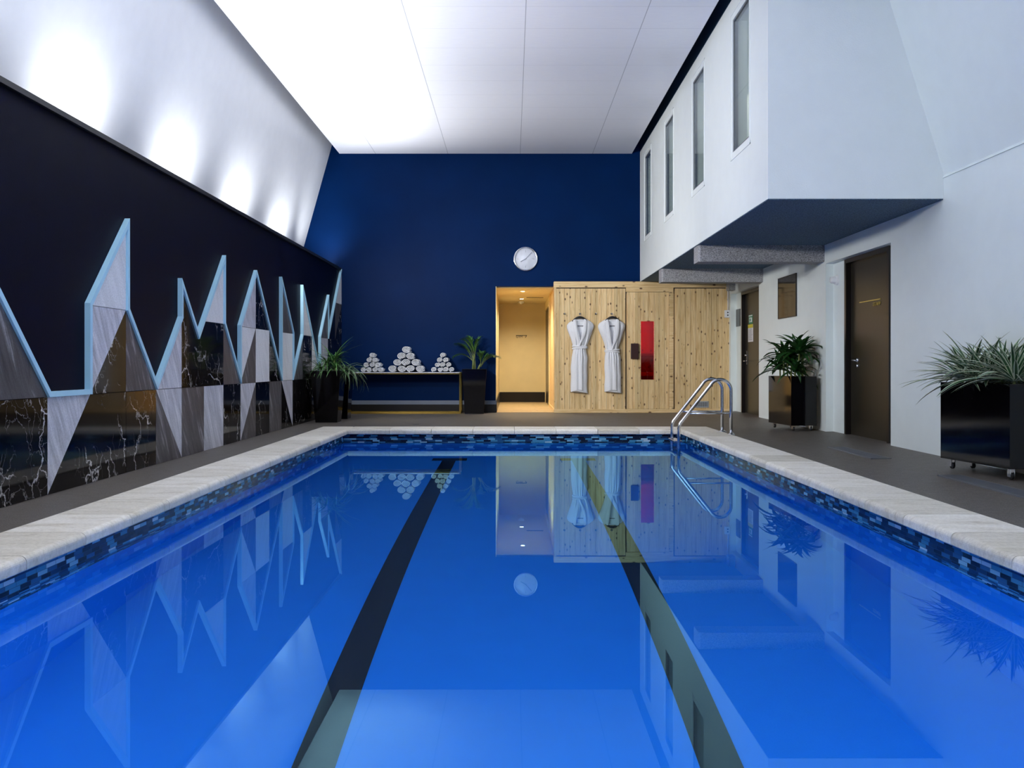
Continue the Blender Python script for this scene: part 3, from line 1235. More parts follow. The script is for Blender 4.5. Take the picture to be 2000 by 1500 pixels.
bm = nb()
box(bm, DX1 + 0.004, DX1 + 0.075, YS - 0.012, YS + 0.02, 0.06, 2.075)
box(bm, DX0 - 0.012, DX1 + 0.004, YS - 0.010, YS + 0.02, DZ1 + 0.006, 2.075)
obj('door_frame', bm, 'pine_rail', sau, bevel=0.003)
obj('roof', box(nb(), SX0 + 0.03, SX1, YS + 0.03, SB, 2.09, 2.14), 'joint', sau)
obj('inner_lining', box(nb(), SX0 + 0.03, SX1, YS + 1.45, YS + 1.5, 0, 2.09), 'pine', sau)
bm = nb()
box(bm, SX0 + 0.06, SX1, YS + 0.75, YS + 1.45, 0.60, 0.66)
box(bm, SX0 + 0.06, SX1, YS + 0.95, YS + 1.45, 0.95, 1.0)
box(bm, SX0 + 0.06, SX1, YS + 0.80, YS + 0.83, 0.3, 0.36)
box(bm, SX0 + 0.06, SX1, YS + 0.80, YS + 0.83, 0.45, 0.51)
obj('bench', bm, 'pine_rail', sau)
obj('inner_floor', box(nb(), SX0 + 0.03, SX1, YS + 0.06, YS + 1.5, 0, 0.01), 'joint', sau)
# door
GX0, GX1 = (251.5 / 1650 * 14.0), (277.2 / 1650 * 14.0)
GZ0, GZ1 = 0.8 - 29.5 / 117.9, 0.8 + 84.5 / 117.9
door = nb()
boards(door, DX0, GX0 - 0.012, 0.065, DZ1, YS - 0.002, 0.03)
boards(door, GX1 + 0.012, DX1, 0.065, DZ1, YS - 0.002, 0.03)
boards(door, GX0 - 0.012, GX1 + 0.012, 0.065, GZ0 - 0.012, YS - 0.002, 0.03)
boards(door, GX0 - 0.012, GX1 + 0.012, GZ1 + 0.012, DZ1, YS - 0.002, 0.03)
sd = obj('door', door, 'pine', sau)
bm = nb()
fw = 0.012
box(bm, GX0 - fw, GX0, YS - 0.010, YS + 0.03, GZ0 - fw, GZ1 + fw)
box(bm, GX1, GX1 + fw, YS - 0.010, YS + 0.03, GZ0 - fw, GZ1 + fw)
box(bm, GX0, GX1, YS - 0.010, YS + 0.03, GZ0 - fw, GZ0)
box(bm, GX0, GX1, YS - 0.010, YS + 0.03, GZ1, GZ1 + fw)
obj('glass_frame', bm, 'pine_rail', sd)
gp = obj('glass', box(nb(), GX0, GX1, YS + 0.005, YS + 0.009, GZ0, GZ1), 'red_glass', sd)
gp['label'] = 'red glass strip'
hd = obj('handle', box(nb(), 231.5 / 117.9, 246.5 / 117.9, YS - 0.05, YS - 0.022, 0.8 + 11 / 117.9, 0.8 + 41 / 117.9), 'wood_red', sd, bevel=0.006)
hd['label'] = 'dark brown block handle'
for z_ in (0.93, 1.02):
    obj('handle_mount', box(nb(), 236 / 117.9, 242 / 117.9, YS - 0.024, YS - 0.001, z_, z_ + 0.02), 'wood_red', hd)
# vent
vx0, vx1, vz0, vz1 = 357 / 117.9, 384 / 117.9, 0.8 - 84 / 117.9, 0.8 - 71.5 / 117.9
bm = nb()
box(bm, vx0, vx1, YS - 0.014, YS - 0.002, vz0, vz0 + 0.012)
box(bm, vx0, vx1, YS - 0.014, YS - 0.002, vz1 - 0.012, vz1)
box(bm, vx0, vx0 + 0.012, YS - 0.014, YS - 0.002, vz0, vz1)
box(bm, vx1 - 0.012, vx1, YS - 0.014, YS - 0.002, vz0, vz1)
for i in range(12):
    xx = vx0 + 0.02 + i * (vx1 - vx0 - 0.04) / 11
    box(bm, xx - 0.003, xx + 0.003, YS - 0.010, YS - 0.004, vz0, vz1)
for i in range(1, 5):
    zz = vz0 + i * (vz1 - vz0) / 5
    box(bm, vx0, vx1, YS - 0.009, YS - 0.005, zz - 0.002, zz + 0.002)
vt = obj('vent_grille', bm, 'grey_plastic', sau)
obj('vent_cavity', box(nb(), vx0 + 0.005, vx1 - 0.005, YS - 0.003, YS - 0.001, vz0 + 0.005, vz1 - 0.005), 'joint', vt)

# hooks, hangers, robes
HZ = 0.8 + 99 / 117.9
hook_x = [102.5 / 117.9, 133 / 117.9, 163.8 / 117.9, 194.5 / 117.9]
hook_lab = ['small empty metal wall hook on the sauna, left of both robes', 'small metal wall hook on the sauna holding the left robe',
            'small empty metal wall hook on the sauna between the two robes', 'small metal wall hook on the sauna holding the right robe']
for hx, lb in zip(hook_x, hook_lab):
    t_ = thing('wall_hook', lb, 'hook', (hx, YS, HZ), 0, 'hooks on the sauna front')
    bm = nb()
    lathe(bm, [(0, 0.006), (0.014, 0.006), (0.017, 0.0)], Matrix.Translation((hx, YS, HZ)) @ Matrix.Rotation(math.radians(90), 4, 'X'), 16)
    obj('back_plate', bm, 'black_matte', t_)
    bm = nb()
    tube(bm, [(hx, YS - 0.004, HZ), (hx, YS - 0.035, HZ - 0.012), (hx, YS - 0.05, HZ - 0.01), (hx, YS - 0.056, HZ + 0.008)], 0.0045, 8)
    lathe(bm, [(0, 0.008), (0.006, 0.006), (0.008, 0), (0.006, -0.006), (0, -0.008)], Matrix.Translation((hx, YS - 0.056, HZ + 0.01)), 10)
    obj('peg', bm, 'stainless', t_)


def interp(tab, z):
    for (z0, v0), (z1, v1) in zip(tab, tab[1:]):
        if z1 <= z <= z0:
            t_ = (z0 - z) / (z0 - z1)
            return v0 + (v1 - v0) * t_
    return tab[-1][1] if z < tab[-1][0] else tab[0][1]


def make_robe(cx, seed, lab, lean):
    R_ = random.Random(seed)
    topz = 1.565
    rb = thing('bathrobe', lab, 'bathrobe', (cx, YS - 0.02, 0.35), 0, 'white bathrobes on the sauna wall')
    yb = YS - 0.022
    belt = 1.055 - lean * 0.03
    hw = [(topz, 0.062), (1.545, 0.11), (1.52, 0.155), (1.485, 0.205), (1.45, 0.226), (1.41, 0.224), (1.36, 0.208), (1.28, 0.178), (1.2, 0.150),
          (1.12, 0.122), (belt, 0.104), (1.0, 0.116), (0.92, 0.134), (0.75, 0.138), (0.55, 0.137), (0.40, 0.141), (0.345, 0.142)]
    dp = [(topz, 0.045), (1.5, 0.085), (1.35, 0.11), (1.15, 0.10), (belt, 0.085), (0.95, 0.105), (0.6, 0.10), (0.345, 0.085)]
    ph = [R_.uniform(0, 6.28) for _ in range(6)]
    NU, NV = 72, 110
    bm_ = nb()
    grid = []
    for j in range(NV + 1):
        v = j / NV
        z0 = topz - v * (topz - 0.35)
        row = []
        for i in range(NU + 1):
            u = -1 + 2 * i / NU
            z = z0
            w = interp(hw, z)
            d = interp(dp, z)
            if z < 0.5:      # uneven hem
                z += 0.018 * (0.5 - z) / 0.15 * (math.sin(2.3 * u + ph[0]) + (0.6 if u < 0.45 else -0.9))
            xc = cx + lean * 0.012 * math.sin(z * 3)
            prof_ = (max(0, 1 - abs(u) ** 2.6)) ** 0.5
            y_ = yb - d * prof_
            near = math.exp(-((z - belt) / 0.22) ** 2)
            fold = 0.0
            if z > belt:     # creases gather towards the belt
                fold = (0.3 + 0.9 * near) * 0.010 * math.sin(u * 13 + ph[1] + 1.4 * (z - belt) * u * 8)
                fold += 0.006 * math.sin(u * 24 + ph[2]) * near
                fold += 0.004 * math.sin(u * 7 + z * 9 + ph[4])
            else:
                fold = 0.006 * math.sin(u * 9 + ph[3] + z * 3) + 0.008 * near * math.sin(u * 20 + ph[2])
                fold += 0.0045 * math.sin(z * 24 + u * 5 + ph[5]) * (abs(u) ** 1.2)
                if u < 0.42:     # overlapping front panel
                    y_ -= 0.012
                y_ += 0.008 * math.exp(-((u - 0.44) / 0.05) ** 2)
                y_ += 0.006 * math.exp(-((u + 0.12) / 0.05) ** 2)
            # V opening
            if z > belt + 0.10:
                vh = (z - (belt + 0.10)) / (1.52 - belt - 0.10) * 0.068
                if abs(u * w) < vh:
                    y_ = yb - 0.022 - 0.008 * abs(u * w) / max(vh, 1e-3)
                    fold = 0.0015 * math.sin(u * 30)
                    z = min(z, 1.535)
            y_ -= fold * prof_
            row.append(bm_.verts.new((xc + u * w + 0.003 * math.sin(z * 21 + ph[0]) * abs(u), y_, z)))
        grid.append(row)
    for j in range(NV):
        for i in range(NU):
            bm_.faces.new((grid[j][i], grid[j][i + 1], grid[j + 1][i + 1], grid[j + 1][i])).smooth = True
    # back sheet
    back = []
    for j in range(0, NV + 1):
        a_, b_ = grid[j][0], grid[j][-1]
        back.append((a_, b_))
    for (a_, b_), (c_, d_) in zip(back, back[1:]):
        bm_.faces.new((a_, c_, d_, b_))
    bm_.faces.new(grid[-1])
    bm_.faces.new(grid[0][::-1])
    obj('robe_body', bm_, 'terry', rb, recalc=False)

    # shawl collar: padded band from behind the neck down to the belt
    for s in (-1, 1):
        bm_ = nb()
        N = 34
        rings = []
        for i in range(N + 1):
            t_ = i / N
            z = 1.572 - t_ * (1.572 - belt - 0.02)
            e = (z - belt) / (1.52 - belt)
            xi = s * (0.066 * min(1, max(0, e)) + (0.0 if s < 0 else 0.0))
            cross = 0.030 * (1 - min(1, e * 2.2)) if e < 0.45 else 0
            xi -= s * cross * (1.0 if s > 0 else 0.2)
            if z > 1.53:
                xi = s * (0.066 - 0.018 * ((z - 1.53) / 0.045))
            wid = 0.030 + 0.032 * math.sin(min(1, t_ * 1.15) * math.pi) ** 0.7
            d = interp(dp, min(z, topz))
            yy = yb - d - 0.012 - (0.006 if s > 0 else 0) + (0.030 * max(0, (z - 1.50) / 0.07))
            ring = []
            for k_ in range(10):
                a = 2 * math.pi * k_ / 10
                xx = xi + s * wid / 2 + math.cos(a) * wid / 2
                ring.append(bm_.verts.new((cx + xx, yy + 0.010 * abs(xx) / 0.1 - math.sin(a) * 0.011, z)))
            rings.append(ring)
        for r0, r1 in zip(rings, rings[1:]):
            for k_ in range(10):
                bm_.faces.new((r0[k_], r0[(k_ + 1) % 10], r1[(k_ + 1) % 10], r1[k_])).smooth = True
        bm_.faces.new(rings[0])
        bm_.faces.new(rings[-1][::-1])
        obj('lapel', bm_, 'terry', rb)
    # collar behind the neck
    bm_ = nb()
    tube(bm_, [(cx + 0.062 * math.cos(a), yb - 0.028 - 0.02 * math.sin(a) * 0, 1.525 + 0.006 * math.sin(a)) for a in [math.pi * k_ / 10 for k_ in range(11)]], 0.013, 10)
    obj('back_collar', bm_, 'terry', rb)
    # belt
    bm_ = nb()
    for dz in (0.013, -0.015):
        pts = []
        for k_ in range(25):
            a = math.pi * k_ / 24
            pts.append((cx + 0.112 * math.cos(a), yb + 0.004 - 0.098 * math.sin(a) ** 0.6, belt + dz + 0.006 * math.cos(a) * (1 if dz > 0 else -1) * (1 if lean > 0 else -1)))
        tube(bm_, pts, 0.0175, 10)
    obj('belt', bm_, 'terry', rb)
    # hanger
    hg = thing('coat_hanger', 'black coat hanger inside the ' + ('left' if lean < 0 else 'right') + ' bathrobe', 'hanger', (cx, YS - 0.05, 1.5), 0, 'black hangers in the bathrobes')
    bm_ = nb()
    pts = []
    for k_ in range(17):
        u = -1 + k_ / 8
        pts.append((cx + u * 0.125, YS - 0.062, 1.580 - 0.072 * abs(u) ** 2))
    rr = [0.012 + 0.010 * (1 - abs(-1 + k_ / 8)) for k_ in range(17)]
    tube(bm_, pts, rr, 10)
    obj('shoulder_bar', bm_, 'black_matte', hg)
    bm_ = nb()
    tube(bm_, [(cx - 0.066, YS - 0.055, 1.437), (cx + 0.066, YS - 0.055, 1.437)], 0.0055, 8)
    obj('trouser_bar', bm_, 'black_matte', hg)
    bm_ = nb()
    pts = [(cx, YS - 0.062, 1.59)] + [(cx + 0.0, YS - 0.062, 1.605)]
    for k_ in range(9):
        a = math.radians(-60 + k_ * 28)
        pts.append((cx + 0.015 * math.cos(a) - 0.004, YS - 0.052 - 0.004, 1.627 + 0.015 * math.sin(a)))
    tube(bm_, pts, 0.0022, 8)
    obj('hook', bm_, 'stainless', hg)


make_robe(132 / 117.9, 3, 'white belted terry bathrobe, left of the two on the sauna wall', -1)
make_robe(195.3 / 117.9, 8, 'white belted terry bathrobe, right of the two, beside the sauna door', 1)

# socket box and conduit
sk = thing('socket_box', 'small grey electrical switch box on the right end of the sauna', 'socket', (3.56, YS - 0.01, 1.63))
obj('box', box(nb(), 3.515, 3.597, YS - 0.05, YS - 0.008, 1.575, 1.70), 'plastic_white', sk, bevel=0.006)
for z_ in (1.615, 1.66):
    bm = nb()
    lathe(bm, [(0, 0.004), (0.011, 0.004), (0.012, 0)], Matrix.Translation((3.565, YS - 0.05, z_)) @ Matrix.Rotation(math.radians(90), 4, 'X'), 14)
    obj('button', bm, 'black_matte', sk)
obj('conduit', tube(nb(), [(3.575, YS - 0.02, 1.70), (3.575, YS - 0.02, 2.16)], 0.009, 8), 'plastic_white', sk)

# ------------------------------------------------------------------ doorway fittings
for yy, lb in ((14.9, 'round recessed downlight in the doorway ceiling, nearer one'), (16.6, 'round recessed downlight in the doorway ceiling, farther one')):
    t_ = thing('downlight', lb, 'ceiling light', (0.19, yy * K, 2.09), 0, 'downlights in the doorway')
    bm = nb()
    lathe(bm, [(0.035, 0.002), (0.052, 0.004), (0.055, 0.0)], Matrix.Translation((0.19, yy * K, 2.09)) @ Matrix.Rotation(math.pi, 4, 'X'), 24)
    obj('ring', bm, 'plastic_white', t_)
    bm = nb()
    lathe(bm, [(0, 0.001), (0.036, 0.001), (0.036, 0)], Matrix.Translation((0.19, yy * K, 2.0895)) @ Matrix.Rotation(math.pi, 4, 'X'), 24)
    obj('bulb', bm, 'lamp', t_)
bm = nb()
lathe(bm, [(0, 0.05), (0.025, 0.05), (0.03, 0.035), (0.055, 0.028), (0.06, 0.0)], Matrix.Translation((0.19, 17.3 * K, 2.09)) @ Matrix.Rotation(math.pi, 4, 'X'), 24)
tag(obj('smoke_detector', bm, 'plastic_white'), 'round smoke detector on the doorway ceiling behind the lamps', 'smoke detector')
bm = nb()
box(bm, 0.28, 0.60, 16.2 * K, 16.25 * K, 2.082, 2.09)
tag(obj('ceiling_vent', bm, 'black_text'), 'narrow slot vent in the doorway ceiling', 'vent')

# GYM sign with arrow
gs = thing('gym_sign', 'bronze GYM lettering with an arrow on the ochre end wall', 'sign', (0.2, DY, 1.35))
s_px = DY / F
bm = text_mesh('GYM', 0.085, 0.010)
gx0, gz0 = 7.6 * s_px, 0.8 + (712 - 659.8) * s_px
xs = [v.co.x for v in bm.verts]
sx_ = (12.5 * s_px) / (max(xs) - min(xs))
bmesh.ops.transform(bm, matrix=Matrix.Translation((gx0, DY - 0.006, gz0)) @ Matrix.Rotation(math.radians(90), 4, 'X') @ Matrix.Diagonal((sx_, 0.8, 1, 1)), verts=bm.verts)
obj('lettering', bm, 'black_matte', gs)
bm = nb()
zt = 0.8 + (712 - 655.3) * s_px
box(bm, 7.6 * s_px, 29.0 * s_px, DY - 0.010, DY - 0.001, zt - 0.006, zt + 0.006)
prism(bm, [(29.4 * s_px, zt + 0.004), (28.2 * s_px, zt + 0.004), (25.6 * s_px, zt - 0.045), (26.6 * s_px, zt - 0.048)], 1, DY - 0.010, DY - 0.001)
obj('arrow', bm, 'black_matte', gs)

# ------------------------------------------------------------------ right wall: doors and fittings


def make_door(n, a, b, zt):
    """door in the recess: leaf plane just behind XRR, handle on the far side"""
    fw_ = 0.05
    fb = nb()
    zb = 0.034
    box(fb, XRR - 0.02, XRR + 0.10, b - fw_, b, zb, zt)
    box(fb, XRR - 0.02, XRR + 0.10, a, a + fw_, zb, zt)
    box(fb, XRR - 0.02, XRR + 0.10, a + fw_, b - fw_, zt - 0.045, zt)
    fo = struct('door_%d' % n, fb, 'frame_black')
    lf = obj('door_leaf', box(nb(), XRR + 0.035, XRR + 0.08, a + fw_, b - fw_, zb, zt - 0.045), 'door_brown', fo)
    return fo, lf


f1, l1 = make_door(1, d1a, d1b, 1.955)
f2, l2 = make_door(2, d2a, d2b, 1.955)
XD = XRR + 0.035
# far door: long plate with two levers
yh = 13.36 * K
bm = nb()
box(bm, XD - 0.012, XD, yh - 0.022, yh + 0.022, 0.80, 1.02)
hp = obj('handle_plate', bm, 'chrome', f1, bevel=0.004)
bm = nb()
tube(bm, [(XD - 0.01, yh, 0.855), (XD - 0.055, yh, 0.855), (XD - 0.06, yh - 0.02, 0.855), (XD - 0.06, yh - 0.12, 0.855)], 0.009, 10)
lathe(bm, [(0, 0.03), (0.015, 0.028), (0.018, 0)], Matrix.Translation((XD - 0.01, yh, 0.945)) @ Matrix.Rotation(math.radians(-90), 4, 'Y'), 14)
obj('lever', bm, 'chrome', f1)
# notices on the far door
sg = thing('exit_notice', 'small green and white safety sign on the far brown door', 'sign', (XD, 13.0 * K, 1.5))


def onwall(px, py, X):
    Y_ = X * F / (px - 1000)
    return Y_, H + (712 - py) * Y_ / F


ya, _ = onwall(1463.0, 0, XD)
yb_, _ = onwall(1470.0, 0, XD)
bm = nb()
box(bm, XD - 0.004, XD, yb_, ya, 1.435, 1.575)
obj('panel', bm, 'sign_green', sg)
bm = nb()
m_ = (ya + yb_) / 2
w_ = (ya - yb_) / 2
box(bm, XD - 0.006, XD - 0.004, m_ - w_ * 0.8, m_ + w_ * 0.8, 1.46, 1.53)
box(bm, XD - 0.006, XD - 0.004, m_ - w_, m_ + w_, 1.553, 1.568)
so = obj('white_pictogram', bm, 'sign_white', sg)
bm = nb()
box(bm, XD - 0.008, XD - 0.006, m_ - w_ * 0.25, m_ + w_ * 0.2, 1.475, 1.515)
box(bm, XD - 0.008, XD - 0.006, m_ + w_ * 0.35, m_ + w_ * 0.55, 1.468, 1.522)
obj('green_figure', bm, 'sign_green', so)
ya, _ = onwall(1461.5, 0, XD)
yb_, _ = onwall(1471.0, 0, XD)
nt = thing('notice_sheet', 'white notice sheet with yellow heading on the far brown door', 'notice', (XD, ya, 1.2))
obj('sheet', box(nb(), XD - 0.003, XD, yb_, ya, 1.155, 1.425), 'sign_white', nt)
obj('heading', box(nb(), XD - 0.005, XD - 0.003, yb_, ya, 1.37, 1.425), 'sign_yellow', nt)
bm = nb()
rr_ = random.Random(5)
for i in range(13):
    zz = 1.355 - i * 0.0145
    box(bm, XD - 0.0045, XD - 0.003, yb_ + 0.03 + rr_.uniform(0, 0.05), ya - 0.03, zz - 0.003, zz + 0.003)
obj('print_lines', bm, 'print_grey', nt)
# small dark plaque beside the far door
ya, _ = onwall(1438.8, 0, XRR)
yb_, _ = onwall(1446.3, 0, XRR)
tag(obj('dark_plaque', box(nb(), XRR - 0.012, XRR - 0.001, yb_, ya, 1.42, 1.70), 'dark_glass'),
    'small black plaque on the white wall between the sauna and the far door', 'plaque')

# staff door: handle and sign
yh = 9.1 * K
hz = 0.845
bm = nb()
lathe(bm, [(0, 0.012), (0.024, 0.012), (0.027, 0.0)], Matrix.Translation((XD, yh, hz)) @ Matrix.Rotation(math.radians(-90), 4, 'Y'), 20)
tube(bm, [(XD - 0.01, yh, hz), (XD - 0.05, yh, hz), (XD - 0.058, yh - 0.015, hz + 0.002), (XD - 0.058, yh - 0.12, hz - 0.004)], 0.009, 10)
lathe(bm, [(0, 0.012), (0.018, 0.012), (0.02, 0.0)], Matrix.Translation((XD, yh, hz - 0.06)) @ Matrix.Rotation(math.radians(-90), 4, 'Y'), 20)
obj('door_handle', bm, 'chrome', f2)
st = thing('staff_sign', 'brass line above small STAFF lettering on the nearer brown door', 'sign', (XD, 8.8 * K, 1.45))
yA, _ = onwall(1679.5, 0, XD)
yB, _ = onwall(1720.5, 0, XD)
zl = 0.8 + (712 - 591) * yA / F
obj('line', box(nb(), XD - 0.006, XD, yB, yA, zl - 0.005, zl + 0.005), 'gold_text', st)
bm = text_mesh('STAFF', 0.058, 0.006)
xs = [v.co.x for v in bm.verts]
yC, _ = onwall(1706, 0, XD)
sx_ = (yC - yB) / (max(xs) - min(xs))
rot = Matrix(((0, 0, -1, 0), (-1, 0, 0, 0), (0, 1, 0, 0), (0, 0, 0, 1)))
bmesh.ops.transform(bm, matrix=Matrix.Translation((XD - 0.005, yC, zl - 0.060)) @ rot @ Matrix.Diagonal((sx_, 0.85, 1, 1)), verts=bm.verts)
obj('lettering', bm, 'gold_text', st)

# black glass panel on the wall
ya, _ = onwall(1522, 0, XR)
yb_, _ = onwall(1556.5, 0, XR)
bp = thing('black_glass_board', 'glossy black glass board on the white wall above the far planter', 'board', (XR, ya, 1.4))
obj('panel', box(nb(), XR - 0.014, XR - 0.001, yb_, ya, 1.42, 1.95), 'dark_glass', bp, bevel=0.002)
bm = nb()
e = 0.008
for (y0_, y1_, z0_, z1_) in ((yb_ - e, ya + e, 1.412, 1.42), (yb_ - e, ya + e, 1.95, 1.957), (yb_ - e, yb_, 1.42, 1.95), (ya, ya + e, 1.42, 1.95)):
    box(bm, XR - 0.018, XR - 0.001, y0_, y1_, z0_, z1_)
obj('frame', bm, 'black_matte', bp)

# round siren on the recessed wall beside the staff door
ys_, zs_ = onwall(1636, 547, XRR)
sr = thing('wall_siren', 'round white alarm siren on the white wall left of the staff door', 'alarm', (XRR, ys_, zs_))
mx = Matrix.Translation((XRR, ys_, zs_)) @ Matrix.Rotation(math.radians(-90), 4, 'Y')
bm = nb()
lathe(bm, [(0, 0.03), (0.05, 0.03), (0.056, 0.022), (0.056, 0.0)], mx, 28)
obj('base', bm, 'plastic_white', sr)
bm = nb()
lathe(bm, [(0, 0.085), (0.028, 0.083), (0.038, 0.072), (0.040, 0.03)], mx, 28)
obj('sounder', bm, 'plastic_white', sr)

# ------------------------------------------------------------------ console table
TX0, TX1 = -2.70, -0.832
TY0, TY1 = 13.72 * K, 14.07 * K
TZ = 0.675
tb = thing('console_table', 'low console table with stone top and brass box frame against the blue wall', 'table', ((TX0 + TX1) / 2, TY0, 0))
obj('table_top', box(nb(), TX0 + 0.012, TX1 - 0.012, TY0, TY1, TZ - 0.014, TZ), 'marble_light', tb)
bm = nb()
s = 0.022
for yy in (TY0, TY1 - s):
    box(bm, TX0, TX1, yy, yy + s, 0.0, s)
    box(bm, TX0, TX1, yy, yy + s, TZ - 0.014 - s, TZ - 0.014)
obj('rail_frame', bm, 'gold', tb, bevel=0.001)
for xx in (TX0, TX1 - 0.026):
    for yy in (TY0, TY1 - s):
        obj('leg', box(nb(), xx, xx + 0.026, yy - 0.001, yy + s, 0.0, TZ - 0.001), 'gold', tb, bevel=0.001)
    obj('side_rail', box(nb(), xx, xx + 0.026, TY0 + s, TY1 - s, 0.0, s), 'gold', tb, bevel=0.001)

# ------------------------------------------------------------------ rolled towels


def towel_mesh(w, h, length, turns, seed):
    R_ = random.Random(seed)
    bm_ = nb()
    N = int(26 * turns)
    outer, inner = [], []
    pitch = 1.0 / turns
    ph = R_.uniform(0, 6.28)
    for i in range(N + 1):
        t_ = i / N
        a = ph + t_ * turns * 2 * math.pi
        r = 0.10 + 0.90 * t_
        ri = max(0.02, r - pitch * 0.60)
        wob = 1 + 0.035 * math.sin(3 * a + ph) * (1 - t_)
        outer.append((math.cos(a) * r * w * wob, math.sin(a) * r * h * wob))
        inner.append((math.cos(a) * ri * w * wob, math.sin(a) * ri * h * wob))
    yl = [(0.0, 0.90, 0.010), (0.008, 1.0, 0.0), (length * 0.5, 1.01, 0.0), (length - 0.008, 1.0, 0.0), (length, 0.9, 0.0)]
    ringsO, ringsI = [], []
    for yv, sc_, _ in yl:
        thin = 1 - sc_
        ro, ri_ = [], []
        for i, ((xo, zo), (xi, zi)) in enumerate(zip(outer, inner)):
            mxx, mzz = (xo + xi) / 2, (zo + zi) / 2
            k_ = 1 - thin * 4
            bulge = 0.012 * (1 - i / N) if yv < 0.01 else 0
            ro.append(bm_.verts.new((mxx + (xo - mxx) * k_, yv + bulge + 0.01, mzz + (zo - mzz) * k_)))
            ri_.append(bm_.verts.new((mxx + (xi - mxx) * k_, yv + bulge + 0.01, mzz + (zi - mzz) * k_)))
        ringsO.append(ro)
        ringsI.append(ri_)
    for q in range(len(yl) - 1):
        for i in range(N):
            bm_.faces.new((ringsO[q][i], ringsO[q + 1][i], ringsO[q + 1][i + 1], ringsO[q][i + 1])).smooth = True
            bm_.faces.new((ringsI[q][i], ringsI[q][i + 1], ringsI[q + 1][i + 1], ringsI[q + 1][i])).smooth = True
        bm_.faces.new((ringsO[q][N], ringsO[q + 1][N], ringsI[q + 1][N], ringsI[q][N]))
        bm_.faces.new((ringsO[q][0], ringsI[q][0], ringsI[q + 1][0], ringsO[q + 1][0]))
    for i in range(N):
        bm_.faces.new((ringsO[0][i], ringsO[0][i + 1], ringsI[0][i + 1], ringsI[0][i]))
        bm_.faces.new((ringsO[-1][i], ringsI[-1][i], ringsI[-1][i + 1], ringsO[-1][i + 1]))
    me = bpy.data.meshes.new('rolled_towel')
    bm_.to_mesh(me)
    bm_.free()
    me.materials.append(M['terry'])
    return me


RT = random.Random(11)
row_words = ['bottom row', 'second row', 'third row', 'top']
pos_words = {4: ['leftmost', 'second from left', 'third from left', 'rightmost'], 3: ['left', 'middle', 'right'], 2: ['left', 'right'], 1: ['single']}
for (cx, w, h, turns, size_word, gname, seed) in (
        (-2.285, 0.0475, 0.0455, 2.5, 'small pyramid beside the leafy planter', 'small rolled towels, left pyramid', 1),
        (-1.725, 0.0760, 0.0600, 2.9, 'large middle pyramid', 'large rolled towels, middle pyramid', 2),
        (-1.125, 0.0490, 0.0450, 2.4, 'small pyramid nearest the doorway', 'small rolled towels, right pyramid', 3)):
    meshes = [towel_mesh(w, h, 0.27, turns + RT.uniform(-0.3, 0.3), seed * 10 + q) for q in range(3)]
    for r in range(4):
        nrow = 4 - r
        for i in range(nrow):
            o = bpy.data.objects.new('rolled_towel', meshes[(r + i) % 3])
            COL.objects.link(o)
            xx = cx + (i - (nrow - 1) / 2) * w * 1.99 + RT.uniform(-0.003, 0.003)
            o.location = (xx, TY0 + 0.02 + RT.uniform(0, 0.025), TZ + h + r * h * 1.735)
            o.rotation_euler = (0, 0, math.radians(RT.uniform(-2, 2)))
            lab = 'rolled white towel, ' + (row_words[r] + ' ' + pos_words[nrow][i] if nrow > 1 else 'on top') + ' of the ' + size_word
            tag(o, lab, 'towel', gname)


# ------------------------------------------------------------------ plants
def blade(bm, base, az, length, width, e0, e1, seg=7, fold=0.25, twist=0.0, tipw=0.0, powr=1.0):
    uvl = bm.loops.layers.uv.verify()
    p_ = Vector(base)
    side = Vector((-math.sin(az), math.cos(az), 0))
    rows = []
    for i in range(seg + 1):
        t_ = i / seg
        e = e0 + (e1 - e0) * t_ ** powr
        d = Vector((math.cos(az) * math.cos(e), math.sin(az) * math.cos(e), math.sin(e)))
        if i:
            p_ = p_ + d * (length / seg)
        up = side.cross(d) * -1
        s_ = (side * math.cos(twist * t_) + up * math.sin(twist * t_))
        w_ = width * (math.sin(math.pi * min(1, 0.12 + 0.88 * t_) ** 0.8) ** 0.75 if t_ < 1 else tipw) * 0.5
        w_ = max(w_, 0.0006)
        rows.append((bm.verts.new(p_ - s_ * w_ + up * fold * w_), bm.verts.new(p_), bm.verts.new(p_ + s_ * w_ + up * fold * w_)))
    for a_, b_ in zip(rows, rows[1:]):
        i0 = rows.index(a_)
        for q in (0, 1):
            f = bm.faces.new((a_[q], a_[q + 1], b_[q + 1], b_[q]))
            f.smooth = True
            us = (q * 0.5, q * 0.5 + 0.5, q * 0.5 + 0.5, q * 0.5)
            vs = (i0, i0, i0 + 1, i0 + 1)
            for lp, u_, v_ in zip(f.loops, us, vs):
                lp[uvl].uv = (u_, v_ / seg)


def rosette(bm, R_, base, n, l0, l1, w, elo, ehi, droop, az0=0, seg=8, fold=0.3):
    for i in range(n):
        t_ = i / max(1, n - 1)
        az = az0 + i * 2.39996 + R_.uniform(-0.25, 0.25)
        e = elo + (ehi - elo) * t_ + R_.uniform(-0.1, 0.1)
        L_ = R_.uniform(l0, l1) * (0.75 + 0.25 * math.cos(e))
        blade(bm, Vector(base) + Vector((R_.uniform(-.012, .012), R_.uniform(-.012, .012), 0.0)), az, L_, w * R_.uniform(0.75, 1.15), e,
              e - droop * R_.uniform(0.7, 1.3), seg, fold, R_.uniform(-0.6, 0.6))


def stem(parent, pts, r):
    return obj('stem', tube(nb(), pts, r, 8), 'stem', parent, local=True)


